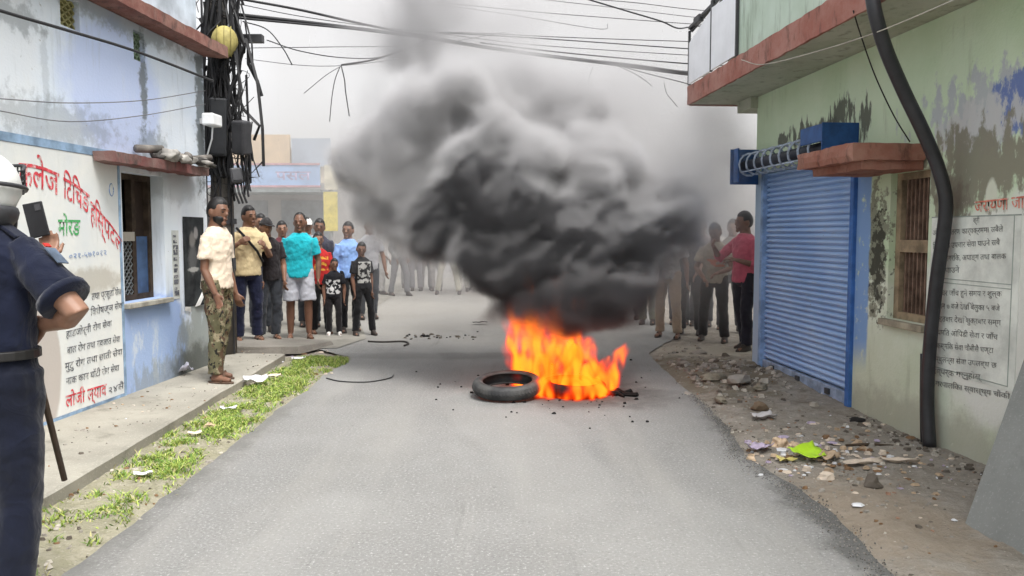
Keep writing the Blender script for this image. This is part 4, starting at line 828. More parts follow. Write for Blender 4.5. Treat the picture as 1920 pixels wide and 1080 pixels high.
p = G(1630, 838); b = MB(); b.tube([(-.16, 0, .012), (.0, .01, .016), (.16, -.01, .012)], [.008, .011, .007], 6); o = b.build('stick', M('stick_dark', (.07, .05, .035)), label='dark stick lying behind the litter line', cat='stick'); o.location = p
# lighter scraps of paper and film too many to name one by one
R = random.Random(77); spots = []
for i in range(210):
    x, y = R.gauss(1530, 85), R.gauss(850, 27)
    if 1400 < x < 1800: q = G(x, y); spots.append((q.x, q.y, q.z+.006, abs(R.gauss(.017, .014))+.006, R.choice([.1, .3, .6]), R.choices(range(6), (3, 2, 2, 1, 1, 2))[0]))
for i in range(60):
    x, y = R.gauss(1720, 90), R.gauss(890, 30); q = G(min(x, 1860), y); spots.append((q.x, q.y, q.z+.005, abs(R.gauss(.012, .01))+.005, .2, R.choices(range(6), (3, 2, 2, 1, 1, 2))[0]))
crumbs('litter_scraps', spots, 9, [CREAM, CARD, BAG, PINK, BONE, MATS['leaf_brown']], kind='stuff', label='small scraps of paper and film strewn along the litter line', cat='litter')
# litter on the left
def GL(x, y, z=.02): p = gnd(x, y, z); return Vector((p[0], p[1], z))
flat_piece('plastic_bag', GL(480, 720, .03), .22, .14, BAG, 'crumpled white plastic bag on the grass near the camouflage trousers', 'plastic bag', 40, .05, .4)
flat_piece('plastic_bag', GL(345, 703, .09), .13, .12, M('bag_clear', (.5, .5, .58), .3, .5, .2), 'crumpled bluish plastic bag at the foot of the clinic wall', 'plastic bag', 41, .06, .9)
flat_piece('wrapper', GL(428, 768), .13, .04, BAG, 'small white wrapper on the grass nearest the sidewalk', 'wrapper', 42, .015, .1)
flat_piece('wrapper', GL(515, 708), .12, .06, CREAM, 'cream wrapper on the grass beside the white bag', 'wrapper', 43, .02, .3)
flat_piece('wrapper', GL(560, 675), .14, .08, BAG, 'white wrapper at the far end of the grass strip', 'wrapper', 44, .02, .7)
flat_piece('wrapper', GL(268, 892), .1, .05, BAG, 'pale wrapper in the bare gap of the verge', 'wrapper', 45, .015, .5)
flat_piece('wrapper', GL(365, 815), .09, .04, CREAM, 'scrap of cream paper midway along the grass', 'wrapper', 46, .015, .2)
crumple('pebble', GL(394, 800, .03), (.035, .025, .025), CARD, 'tan lump in the middle of the grass strip', 'stone', 47, sub=2)
R = random.Random(78); spots = []
for i in range(60): q = GL(R.uniform(430, 640), R.uniform(655, 700)); spots.append((q.x, q.y, .012, abs(R.gauss(.018, .014))+.006, .2, R.choices(range(6), (3, 2, 2, 1, 1, 2))[0]))
for i in range(26): q = GL(R.uniform(120, 390), R.uniform(690, 800), .09); spots.append((q.x, q.y, .093, abs(R.gauss(.008, .008))+.004, .1, R.choices(range(6), (3, 2, 2, 1, 1, 2))[0])) if q.x > -3.2 else None
crumbs('paper_bits', spots, 10, [CREAM, CARD, BAG, PINK, BONE, MATS['leaf_brown']], kind='stuff', label='small paper bits at the far end of the grass and sidewalk', cat='litter')
# wire lying on the road, strip of rag farther back
pts = [gnd(x, y, .008) for x, y in ((612, 709), (640, 715), (690, 716), (730, 709), (738, 703))]; MB().tube(spline(pts, 6), .006, 6).build('road_wire', CABLE, None, True, label='thin dark wire curling on the road beside the grass', cat='wire')
pts = [gnd(x, y, .012) for x, y in ((690, 640), (720, 641), (755, 640), (766, 644), (758, 648))]; MB().tube(spline(pts, 6), [.012]*25, 6).build('road_hose', M('hose_dark', (.06, .055, .05)), None, True, label='short dark hose on the road before the children', cat='hose')
R = random.Random(79); spots = []
for i in range(46): q = gnd(R.uniform(740, 900), R.gauss(632, 3)); spots.append((q[0], q[1], .004, abs(R.gauss(.016, .012))+.005, .5, R.choice((0, 1))))
for i in range(120): q = gnd(R.gauss(1060, 110), R.gauss(735, 30)); spots.append((q[0], q[1], .004, abs(R.gauss(.008, .007))+.003, .5, 0))
crumbs('ash', spots, 11, [CHAR, MATS['stone_dark']], kind='stuff', label='ash and charred crumbs on the road round the fire', cat='ash')
flat_piece('burnt_sheet', Vector(gnd(900, 606, .02)), .22, .12, CHAR, 'flat black scrap on the road left behind the smoke', 'scrap', 50, .02, .2)
# ------------------------------------------------------------------ people: one continuous body each, clothes, hair and shoes as its children
REMESH = []
def soup(name, b, mat, parent, voxel, smooth=4, folds=0., fsize=.13):
    """overlapping closed shapes -> one continuous skin"""
    o = b.build(name, mat, parent); m = o.modifiers.new('skin', 'REMESH'); m.mode = 'VOXEL'; m.voxel_size = voxel; m.use_smooth_shade = True
    s = o.modifiers.new('soft', 'SMOOTH'); s.iterations = smooth; s.factor = .5
    if folds:
        for k, (f_, z_) in enumerate(((folds, fsize), (folds*.45, fsize*.4))):
            tx = bpy.data.textures.new('folds', 'CLOUDS'); tx.noise_scale = z_; tx.noise_depth = 2; d = o.modifiers.new('folds', 'DISPLACE'); d.texture = tx; d.strength = f_; d.mid_level = .5; d.texture_coords = 'LOCAL'
    REMESH.append(o); return o
def flush_people():
    dg = bpy.context.evaluated_depsgraph_get()
    for o in REMESH:
        me = bpy.data.meshes.new_from_object(o.evaluated_get(dg)); old = o.data; me.name = old.name; o.modifiers.clear(); o.data = me; me.shade_smooth(); bpy.data.meshes.remove(old)
    REMESH.clear()
def skin_mat(name, c):
    t = NT(name); col = t.mix(t.rng(t.noise(9, 3), .3, .7), c, tuple(x*.82 for x in c)); t.bump(t.noise(150, 2), .08, .002); return t.done(col, .5, .4)
SKINS = [skin_mat('skin_%d' % i, c) for i, c in enumerate(((.25, .13, .082), (.19, .095, .06), (.27, .145, .095), (.32, .19, .125)))]
HAIR = M('hair_black', (.012, .011, .011), .5, .4, .3, 30, .5, 120)
def cloth(name, c, var=.22, rough=.9, scale=7.):
    if name not in MATS:
        t = NT(name); f = t.rng(t.noise(scale, 4), .3, .7); col = t.mix(f, c, tuple(x*(1-var) for x in c)); wv = t.noise(420, 1); rd = t.rng(t.math('ABSOLUTE', t.math('SUBTRACT', t.noise(6.5, 3, .5, dist=1.4), .5)), .0, .10, 1., 0.); t.bump(t.math('ADD', t.math('MULTIPLY', wv, .3), t.math('ADD', t.math('MULTIPLY', t.noise(18, 4), 1.2), t.math('MULTIPLY', rd, .6))), .25, .012)
        t.b.inputs['Sheen Weight'].default_value = .15; MATS[name] = t.done(col, rough, .2)
    return MATS[name]
def sph(b, c, r, n=12, m=8, fn=None):
    V = [(0, 0, -1)]+[(math.cos(2*math.pi*k/n)*math.cos(math.pi*(j/m-.5)), math.sin(2*math.pi*k/n)*math.cos(math.pi*(j/m-.5)), math.sin(math.pi*(j/m-.5))) for j in range(1, m) for k in range(n)]+[(0, 0, 1)]
    F = [(0, 1+(k+1) % n, 1+k) for k in range(n)]+[(1+j*n+k, 1+j*n+(k+1) % n, 1+(j+1)*n+(k+1) % n, 1+(j+1)*n+k) for j in range(m-2) for k in range(n)]+[(1+(m-2)*n+k, 1+(m-2)*n+(k+1) % n, len(V)-1) for k in range(n)]
    if fn: V = [fn(*v) for v in V]
    return b.add([(c[0]+v[0]*r[0], c[1]+v[1]*r[1], c[2]+v[2]*r[2]) for v in V], F)
def head_shape(x, y, z):
    j = max(0., -z); return (x*(1-.28*j*j-.06*max(0, -y)), y*(1-.10*j)-(.10*j if y < .2 else 0), z)
def person(x, y, yaw, H, label, shirt, pants, z0=0., build=1., skin=0, lean=0., legs=((.0, .0), (.0, .0)), arms=None, head=(0., 0.), sleeve='short', leg='long', hem=.83, shoe=(.05, .04, .035), hair='short', cap=None, beard=False,
           vox=.011, face=True, group=None, tuck=False, barefoot=False, extra=None, fold=.03, neck=0.):
    k = H/1.7; ya = math.radians(yaw); root = empty('person', (x, y, z0), ya, label, 'person', group); sm = SKINS[skin]
    cl, sl = math.cos(lean), math.sin(lean); rv = random.Random(label); sway, fwd = rv.uniform(-.07, .07), rv.uniform(-.04, .06); lean += fwd; cl, sl = math.cos(lean), math.sin(lean)
    def L(p):      # scale and lean about the hips, forward is -y
        px, py, pz = p
        if pz > .95: d = pz-.95; py, pz = py*cl-d*sl, .95+d*cl+py*sl*0
        if p[2] > .95: px += sway*(p[2]-.95)
        return Vector((px*k, py*k, pz*k))
    bw = build
    tor = [(.84, .150, .100, 0), (.93, .162, .112, 0), (1.03, .148, .104, 0), (1.12, .146, .104, -.005), (1.22, .160, .112, -.005), (1.32, .163, .110, 0), (1.372, .134, .094, .005), (1.41, .088, .076, .01), (1.44, .068, .069, .012), (1.53, .061, .063, .0)]
    body = MB(); body.rings([(L((0, o, z)), a*bw*k*.97, d*bw*k*.97) for z, a, d, o in tor], 16)
    hy, hp = math.radians(head[0]), head[1]; hc = L((0, -.012, 1.564-neck))
    RH = Matrix.Translation(hc) @ Matrix.Rotation(hy, 4, 'Z') @ Matrix.Rotation(lean*.5+hp+.05, 4, 'X') @ Matrix.Rotation(rv.uniform(-.1, .1), 4, 'Y')
    def Hd(p): return RH @ (Vector(p)*k*1.09)
    hb = MB(); sph(hb, (0, 0, 0), (.074, .094, .116), 16, 12, head_shape)
    hb.tube([(0, -.085, .012), (0, -.104, -.014), (0, -.098, -.026)], [.008, .014, .012], 6)
    for s in (-1, 1): sph(hb, (s*.075, .012, -.008), (.012, .022, .032), 8, 6); hb.tube([(s*.012, -.088, .02), (s*.042, -.080, .022)], .011, 6)
    hb.tube([(-.02, -.088, -.055), (.02, -.088, -.055)], .011, 6); sph(hb, (0, -.075, -.09), (.026, .022, .022), 8, 6)
    body.add([Hd(v) for v in hb.v], hb.f)
    # legs
    sh_ = []; trs = MB(); lw = 1.0+.5*(bw-1)
    for i, s in enumerate((-1, 1)):
        fx, fy = legs[i] if legs[i] != (0., 0.) else (rv.uniform(-.03, .05)*s, rv.uniform(-.1, .1)); hip = Vector((s*.085*bw, 0, .90)); an = Vector((s*.095+fx, .02+fy, .085)); kn = (hip+an)/2+Vector((s*.006, -.03-.10*abs(fy), .02))
        P = [hip+Vector((0, 0, .03)), hip.lerp(kn, .45), kn, kn.lerp(an, .35)+Vector((0, .012, 0)), an]; body.tube([q*k for q in P], [r*k*lw for r in (.084, .072, .052, .054, .036)], 12)
        body.tube([(an+Vector((0, .04, -.045)))*k, (an+Vector((s*.01, -.05, -.045)))*k, (an+Vector((s*.02, -.15, -.058)))*k], [.036*k, .037*k, .022*k], 8)
        if leg == 'long':
            hemp = an.lerp(kn, .04); P2 = [hip+Vector((0, 0, .04)), hip.lerp(kn, .45), kn, kn.lerp(an, .45)+Vector((0, .012, 0)), hemp+Vector((0, .012, -.02))]; trs.tube([q*k for q in P2], [r*k*lw for r in (.098, .088, .073, .068, .066)], 14)
        else:
            P2 = [hip+Vector((0, 0, .04)), hip.lerp(kn, .5), hip.lerp(kn, .98)]; trs.tube([q*k for q in P2], [r*k*lw for r in (.100, .098, .098)], 14)
        sb = MB(); a2 = an; sc = .9 if not barefoot else .85
        sh_.append((s, a2))
    trs.rings([((0, 0, z*k), a*bw*k, d*bw*k) for z, a, d in ((.78, .10, .08), (.84, .158, .108), (.93, .172, .120), (1.0, .160, .112), (1.04, .150, .106))], 16)
    # arms
    slv = MB()
    A = arms or (None, None)
    for i, s in enumerate((-1, 1)):
        spec = A[i] or ((s*rv.uniform(.06, .3), rv.uniform(-.15, .12), -1), (-s*rv.uniform(-.1, .5), -rv.uniform(.1, .9), -rv.uniform(.5, 1))); sho = L((s*.157*bw, .005, 1.325)); u = Vector(spec[0]).normalized(); f = Vector(spec[1]).normalized()
        el = sho+u*.285*k; wr = el+f*.245*k; aw = .75+.25*bw
        body.tube([sho-u*.01*k, sho.lerp(el, .4), el, el.lerp(wr, .3), wr], [r*k*aw for r in (.046, .045, .038, .039, .026)], 10)
        # hand: palm, four fingers of unequal length with a bend, thumb from the side
        side = Vector(spec[2]).normalized() if len(spec) > 2 else Vector((0, 1, 0)); side = (side-f*side.dot(f)).normalized(); nrm = f.cross(side)*s; curl = spec[3] if len(spec) > 3 else .5
        pe = wr+f*.085*k; body.tube([wr-f*.01*k, wr+f*.03*k, pe], [.027*k, .040*k, .040*k], 10, True, (nrm, .42))
        for j, (o_, ln) in enumerate(((-.031, .066), (-.010, .078), (.011, .074), (.031, .058))):
            r0 = pe-f*.012*k+side*o_*k; d1 = (f*math.cos(curl*.6)+nrm*math.sin(curl*.6)); d2 = (f*math.cos(curl*1.6)+nrm*math.sin(curl*1.6))
            m1 = r0+d1*(ln*.55+.012)*k; body.tube([r0, m1, m1+d2*ln*.5*k], [.0092*k, .0088*k, .0075*k], 6)
        tb = wr+f*.028*k-side*.03*k; t1 = tb+(f*.7-side*.6+nrm*.25).normalized()*.04*k; body.tube([tb, t1, t1+(f*.9-side*.15+nrm*.3).normalized()*.035*k], [.012*k, .0105*k, .008*k], 6)
        if sleeve == 'short': slv.tube([sho-u*.03*k, sho.lerp(el, .3), sho.lerp(el, .68)], [.056*k*aw, .066*k*aw, .069*k*aw], 12)
        elif sleeve == 'roll': slv.tube([sho-u*.03*k, sho.lerp(el, .5), el, el.lerp(wr, .3)], [.060*k*aw, .060*k*aw, .054*k*aw, .052*k*aw], 12)
        elif sleeve == 'long': slv.tube([sho-u*.03*k, sho.lerp(el, .5), el, el.lerp(wr, .5), wr], [.060*k*aw, .058*k*aw, .052*k*aw, .046*k*aw, .037*k*aw], 12)
        root['elbow%d' % i] = 0; del root['elbow%d' % i]
        if extra is not None: extra.setdefault('wrist', {})[i] = (wr, f, side, nrm, pe); extra.setdefault('elbow', {})[i] = el; extra.setdefault('shoulder', {})[i] = sho
    soup('body', body, sm, root, vox*k if vox < .01 else vox, 2)
    # shirt
    st = MB(); hz = .965 if tuck else hem; rr = [(hz, (.172 if hz < 1 else .160), .126, 0)] if not tuck else [(.985, .150, .108, 0), (1.0, .166, .118, 0)]
    rr += [(z, a, d, 0) for z, a, d in ((.93, .176, .126), (1.03, .164, .120), (1.12, .162, .121), (1.22, .173, .126), (1.32, .176, .122), (1.365, .150, .106), (1.398, .112, .092), (1.428, .080, .078)) if z > hz+.03]
    if not tuck: rr = [(hz+.07, rr[0][1]*.80, rr[0][2]*.80, 0), (hz+.012, rr[0][1]*.93, rr[0][2]*.93, 0)]+rr      # open hem
    st.rings([(L((0, o, z)), a*bw*k, d*bw*k) for z, a, d, o in rr], 18); st.add(slv.v, slv.f)
    so = soup('shirt', st, shirt, root, vox*1.1, 3, fold*k)
    po = soup('trousers' if leg == 'long' else 'shorts', trs, pants, root, vox*1.1, 3, fold*.9*k)
    # shoes
    for s, a2 in sh_:
        b = MB(); c_ = a2
        b.rings([((c_+Vector((s*.008, -.045, -.083)))*k, .042*k, .125*k), ((c_+Vector((s*.008, -.045, -.068)))*k, .046*k, .130*k), ((c_+Vector((s*.008, -.045, -.052)))*k, .044*k, .126*k), ((c_+Vector((s*.005, -.015, -.02)))*k, .041*k, .085*k), ((c_+Vector((0, .012, .025)))*k, .040*k, .05*k)] if not barefoot else
                [((c_+Vector((s*.01, -.05, -.084)))*k, .043*k, .128*k), ((c_+Vector((s*.01, -.05, -.070)))*k, .045*k, .13*k)], 16)
        if barefoot: b.tube([(c_+Vector((s*.01-.04, -.07, -.07)))*k, (c_+Vector((s*.01, -.085, -.012)))*k, (c_+Vector((s*.01+.04, -.07, -.07)))*k], .012*k, 6)
        b.build('sandal' if barefoot else 'shoe', M('shoe_%02d%02d%02d' % tuple(int(q*99) for q in shoe), shoe, .6, .3), root, True)
    # hair, face, cap
    if hair:
        b = MB(); hl = {'short': .02, 'long': -.05, 'thin': .045}[hair]
        def hf(px, py, pz):
            line = .48 if py < -.35 else (.02 if py < .25 else -.55)
            if hair == 'thin' and py < 0: line += .35
            g = 1.075 if pz > line else .90; g += .03*mnoise.noise((px*5, py*5, pz*5)); q = head_shape(px, py, pz); return (q[0]*g, q[1]*g, q[2]*(g if pz > 0 else .97))
        sph(b, (0, .004, .006), (.0755, .096, .117), 20, 14, hf); b.v = [tuple(Hd(v)) for v in b.v]; b.build('hair', HAIR, root, True)
    if beard:
        b = MB(); sph(b, (0, -.012, -.052), (.066, .078, .068), 14, 10, lambda px, py, pz: (px*(1-.25*max(0, -pz)), py if py < .1 else .1, pz if pz < .35 else .35)); b.v = [tuple(Hd(v)) for v in b.v]; b.build('beard', HAIR, root, True)
    if face:
        for s in (-1, 1):
            b = MB(); sph(b, (s*.030, -.083, .004), (.013, .006, .006), 8, 6); b.v = [tuple(Hd(v)) for v in b.v]; b.build('eye', M('eye_dark', (.03, .022, .02), .3, .5), root, True)
            b = MB(); b.tube([(s*.014, -.093, .026), (s*.032, -.092, .031), (s*.050, -.082, .024)], [.004, .0045, .002], 5, True); b.v = [tuple(Hd(v)) for v in b.v]; b.build('eyebrow', HAIR, root)
        b = MB(); b.tube([(-.024, -.088, -.053), (0, -.097, -.055), (.024, -.088, -.053)], [.002, .0055, .002], 5); b.v = [tuple(Hd(v)) for v in b.v]; b.build('mouth', M('lips', (.10, .035, .03), .5, .4), root)
    if cap:
        b = MB(); sph(b, (0, .004, .022), (.083, .103, .105), 18, 10, lambda px, py, pz: (px, py, max(pz, .05))); b.add(*(lambda v, f: (v, f))([(-.06, -.085, .034), (.06, -.085, .034), (.052, -.155, .022), (0, -.172, .022), (-.052, -.155, .022), (-.06, -.085, .042), (.06, -.085, .042), (.052, -.155, .03), (0, -.172, .03), (-.052, -.155, .03)], [(0, 1, 2, 3, 4), (9, 8, 7, 6, 5), (0, 4, 9, 5), (4, 3, 8, 9), (3, 2, 7, 8), (2, 1, 6, 7)]))
        b.v = [tuple(Hd(v)) for v in b.v]; b.build('cap', cap, root, True)
    if extra is not None: extra.update(root=root, H=Hd, L=L, k=k, shirt=so, pants=po)
    return root
def print_mat(name, base, spots, ink=(.6, .6, .58), sc=30., thr=.5):
    """plain cloth with a printed block on the chest: flat print"""
    if name in MATS: return MATS[name]
    t = NT(name); c = t.mix(t.rng(t.noise(7, 4), .3, .7), base, tuple(x*.75 for x in base))
    for cx, cz, rx, rz in spots:
        su = t.n('ShaderNodeSeparateXYZ'); t.l(t.tc, su.inputs[0]); X, Y, Z = su.outputs
        m = t.math('MULTIPLY', t.math('LESS_THAN', t.math('ABSOLUTE', t.math('SUBTRACT', X, cx)), rx), t.math('LESS_THAN', t.math('ABSOLUTE', t.math('SUBTRACT', Z, cz)), rz)); m = t.math('MULTIPLY', m, t.math('LESS_THAN', Y, .0))
        m = t.math('MULTIPLY', m, t.rng(t.noise(sc, 2, .5), thr-.03, thr+.03)); c = t.mix(m, c, ink)
    t.bump(t.noise(20, 4), .2, .008); MATS[name] = t.done(c, .9, .2); return MATS[name]
def camo():
    t = NT('camouflage'); a = t.rng(t.noise(11, 3, .6), .47, .5); b = t.rng(t.noise(16, 3, .6, stretch=(1, 1.3, .8)), .54, .57); d = t.rng(t.noise(21, 3, .6, stretch=(1.3, 1, 1)), .58, .61)
    c = t.mix(a, (.27, .23, .15), (.13, .12, .07)); c = t.mix(b, c, (.12, .075, .05)); c = t.mix(d, c, (.02, .02, .018)); t.bump(t.noise(20, 4), .2, .008); return t.done(c, .9, .2)
def plaid(name, a, b_, sc=28.):
    t = NT(name); w1 = t.n('ShaderNodeTexWave'); w1.inputs['Scale'].default_value = sc; w1.bands_direction = 'X'; t.l(t.tc, w1.inputs[0]); w2 = t.n('ShaderNodeTexWave'); w2.inputs['Scale'].default_value = sc; w2.bands_direction = 'Z'; t.l(t.tc, w2.inputs[0])
    c = t.mix(t.rng(w1.outputs['Fac'], .55, .7), a, b_); c = t.mix(t.math('MULTIPLY', t.rng(w2.outputs['Fac'], .55, .7), .6), c, b_); return t.done(c, .9, .2)
NAVY, DKJEAN, BLACK, GREYC_ = cloth('navy_cloth', (.018, .022, .055)), cloth('dark_jeans', (.045, .05, .06)), cloth('black_cloth', (.014, .014, .016)), cloth('grey_cloth', (.40, .41, .45))
hang = lambda s, sp=.12, fw=-.12: ((s*sp, .03, -1), (-s*.06, fw-.12, -1), (0, 1, 0), .6)
# --- the onlookers on the left, nearest first
g0 = gnd(412, 714, .086); person(g0[0], g0[1], 78, 1.69, 'bearded man in cream T-shirt and camouflage trousers beside the clinic corner', cloth('cream_tee', (.74, .62, .49), .12), camo(), .086, 1.0, 1, legs=((.0, -.05), (.0, .07)), arms=(((-.14, .02, -1), (-.02, -.5, -1), (0, 1, 0), .6), ((.1, .02, -1), (.02, -.3, -1), (0, 1, 0), .6)), head=(-12, .02), beard=True, barefoot=True, shoe=(.10, .06, .04), vox=.009, hem=.86)
ex = {}; g0 = gnd(466, 642, .06)
person(g0[0], g0[1], 35, 1.74, 'man in pale yellow polo with arms crossed at his chest, behind the cream T-shirt', cloth('yellow_polo', (.72, .58, .34), .15), NAVY, .06, 1.08, 0, arms=(((-.55, -.25, -.7), (.75, -.5, .55), (0, 0, 1), .8), ((.35, -.1, -1), (-.5, -.75, .55), (0, 0, 1), .8)), head=(15, 0), barefoot=True, shoe=(.05, .04, .035), vox=.009, extra=ex)
b = MB(); k = ex['k']; b.tube([ex['L']((-.15, -.02, 1.42)), ex['L']((-.07, -.15, 1.3)), ex['L']((.07, -.155, 1.14)), ex['L']((.18, -.06, 1.0))], .016, 6); b.build('sling_strap', BLACK, ex['root'])
g0 = gnd(508, 637, .05); person(g0[0], g0[1], 30, 1.60, 'man in black shirt, dark cap and grey jeans left of the turquoise T-shirt', cloth('black_shirt', (.022, .018, .02)), DKJEAN, .05, 1.02, 0, arms=(((-.2, -.1, -1), (.35, -.6, -.8), (0, 1, 0), .6), ((.2, -.1, -1), (-.1, -.5, -1), (0, 1, 0), .6)), cap=cloth('cap_black', (.03, .028, .03)), barefoot=True, vox=.009, head=(10, 0))
g0 = gnd(562, 636); person(g0[0], g0[1], 18, 1.73, 'man in turquoise T-shirt and light grey shorts standing in front', cloth('turquoise_tee', (.015, .42, .50), .15), cloth('short_grey', (.47, .48, .53), .12), 0, 1.12, 1, legs=((-.02, .0), (.03, -.03)), arms=(hang(-1, .2), hang(1, .25)), head=(-15, .0), leg='short', hair='thin', barefoot=True, shoe=(.16, .09, .06), vox=.009)
g0 = gnd(603, 627); person(g0[0], g0[1], 25, 1.47, 'boy in red T-shirt with yellow print between turquoise and blue', print_mat('red_print', (.50, .03, .03), [(0, 1.02, .1, .1)], (.65, .32, .05), 14, .5), BLACK, 0, .95, 0, arms=(hang(-1), hang(1)), head=(-5, 0), vox=.009, barefoot=True, shoe=(.16, .09, .06))
g0 = gnd(626, 630); person(g0[0], g0[1], 15, 1.10, 'small child in black T-shirt with white face print', print_mat('child_print', (.02, .02, .024), [(0, .70, .1, .1)], (.62, .62, .62), 26, .5), cloth('child_black', (.02, .018, .02)), 0, .98, 1, arms=(hang(-1, .25), hang(1, .25)), head=(10, 0), vox=.008, shoe=(.6, .58, .55), barefoot=False, sleeve='short')
g0 = gnd(657, 623); person(g0[0], g0[1], 25, 1.62, 'young man in sky blue checked shirt behind the two children', plaid('blue_check', (.20, .36, .72), (.30, .46, .82)), BLACK, 0, .98, 2, arms=(((-.15, .03, -1), (.05, -.35, -1), (0, 1, 0), .6), hang(1)), head=(-30, .03), sleeve='long', vox=.009)
g0 = gnd(682, 629); person(g0[0], g0[1], 30, 1.33, 'boy in black T-shirt with a grey front print and black trousers', print_mat('boy_print', (.02, .02, .022), [(0, .90, .095, .15)], (.46, .46, .44), 18, .46), BLACK, 0, .9, 1, legs=((-.05, 0), (.08, -.02)), arms=(hang(-1), hang(1)), head=(-15, .1), sleeve='short', vox=.009)
# partly hidden behind them
for px, Y, yaw, H, lab, col, kw in ((399, 9.75, 40, 1.62, 'person in red top half hidden behind the cream T-shirt man', (.42, .05, .06), {}), (486, 11.6, 30, 1.72, 'man peering over behind the yellow polo shoulder', (.35, .33, .3), {}), (579, 12.3, 20, 1.68, 'man in white cap behind the turquoise T-shirt', (.30, .32, .36), {'cap': cloth('cap_white', (.7, .7, .68))}),
        (598, 12.0, 10, 1.66, 'dark haired man behind the red T-shirt boy', (.05, .05, .07), {}), (530, 12.4, 20, 1.63, 'person in dark red behind the black shirt', (.14, .04, .05), {}), (692, 13.4, 30, 1.68, 'man in grey shirt behind the sky blue shirt', (.40, .40, .42), {})):
    person((px-960)/1500*Y, Y, yaw, H, lab, cloth('shirt_%d' % px, col), DKJEAN, .012, 1.0, px % 3, vox=.013, **kw)
# --- far onlookers in the smoke
FAR = ((716, 18.9, 60, 1.70, (.70, .68, .65), (.46, .44, .42), 'pale dressed man walking at the left end of the far crowd', ((0, -.12), (0, .15))), (748, 18.5, 40, 1.72, (.20, .20, .2), (.16, .16, .17), 'man in dark grey striding beside the pale dressed man', ((-.05, .1), (.05, -.15))),
       (778, 20.0, 0, 1.68, (.35, .33, .34), (.22, .21, .23), 'far onlooker in grey second from the striding man', None), (800, 20.3, 10, 1.63, (.45, .30, .30), (.25, .22, .22), 'far onlooker in dull red amid the smoke', None), (818, 20.1, -5, 1.70, (.3, .32, .38), (.3, .28, .27), 'far onlooker in slate shirt amid the smoke', None),
       (840, 18.9, 0, 1.72, (.62, .60, .52), (.55, .52, .42), 'far man in light trousers standing with legs apart', ((-.16, 0), (.16, -.02))), (868, 19.8, 5, 1.66, (.66, .64, .6), (.62, .6, .54), 'far onlooker in white loose trousers', None), (889, 20.2, -10, 1.7, (.40, .38, .35), (.36, .35, .33), 'far onlooker right of the white trousers', None), (912, 19.6, -8, 1.68, (.55, .52, .5), (.5, .48, .46), 'far onlooker nearest the smoke column', None),
       (762, 21.2, 15, 1.7, (.3, .28, .28), (.24, .23, .23), 'rearmost far onlooker between the grey figures', None), (940, 20.6, 0, 1.7, (.3, .3, .32), (.25, .25, .25), 'far onlooker hidden deep in the smoke', None), (985, 20.4, -5, 1.66, (.5, .45, .4), (.3, .3, .3), 'far onlooker behind the fire in the smoke', None))
for px, Y, yaw, H, c1_, c2_, lab, lg in FAR:
    person((px-960)/1500*Y, Y, yaw, H, lab, cloth('far_s%d' % px, c1_), cloth('far_p%d' % px, c2_), 0, 1.0, px % 3, vox=.018, face=False, legs=lg or ((0, 0), (0, 0)), sleeve='short' if px % 2 else 'long')
# --- the group on the right behind the shop corner
g0 = gnd(1394, 657); person(g0[0], g0[1], -60, 1.72, 'man in pink shirt at the corner of the blue shutter shop', cloth('pink_shirt', (.55, .11, .17), .25), cloth('blue_black', (.018, .018, .03)), 0, 1.0, 1, arms=(((-.3, -.5, -.6), (.3, -.6, .5), (0, 0, 1), .8), ((.2, -.1, -1), (-.4, -.6, .2), (0, 1, 0), .6)), sleeve='roll', head=(-20, 0), legs=((0, .1), (.0, -.08)), vox=.010)
g0 = gnd(1338, 641); person(g0[0], g0[1], -25, 1.60, 'man in tan shirt with orange print bending forward beside the pink shirt', print_mat('tan_print', (.40, .36, .28), [(.04, 1.06, .12, .05)], (.5, .16, .08), 12, .45), BLACK, 0, 1.06, 1, lean=.22, arms=(((-.3, -.2, -1), (.5, -.5, -.5), (0, 1, 0), .6), ((.3, -.3, -1), (-.5, -.6, -.2), (0, 1, 0), .6)), legs=((-.08, .05), (.06, -.05)), head=(-10, .2), vox=.010)
g0 = gnd(1292, 627); person(g0[0], g0[1], -20, 1.66, 'man in black clothes half lost in the smoke on the right', cloth('black_clothes', (.02, .022, .026)), BLACK, 0, 1.0, 0, legs=((-.03, .08), (.05, -.05)), vox=.012)
g0 = gnd(1252, 633); person(g0[0], g0[1], -25, 1.66, 'person in beige trousers left of the black clothed man', cloth('grey_top', (.35, .35, .35)), cloth('beige_trousers', (.34, .26, .18)), 0, 1.0, 1, legs=((-.04, .05), (.05, -.05)), vox=.012, barefoot=True)
for px, Y, H, c1_, c2_, lab in ((1214, 12.6, 1.68, (.3, .32, .28), (.26, .27, .2), 'person in olive trousers fading into the smoke on the right'), (1184, 13.4, 1.64, (.4, .42, .45), (.42, .44, .48), 'faint figure in pale trousers behind the flames on the right'), (1272, 12.6, 1.7, (.2, .2, .24), (.05, .05, .06), 'dark figure behind the beige trousers'), (1318, 12.4, 1.7, (.25, .2, .2), (.04, .04, .05), 'dark figure behind the bending tan shirt'), (1370, 11.8, 1.66, (.36, .34, .30), (.06, .06, .08), 'person between the tan shirt and the pink shirt')):
    person((px-960)/1500*Y, Y, -20, H, lab, cloth('r_s%d' % px, c1_), cloth('r_p%d' % px, c2_), 0, 1.0, px % 3, vox=.014, face=False)
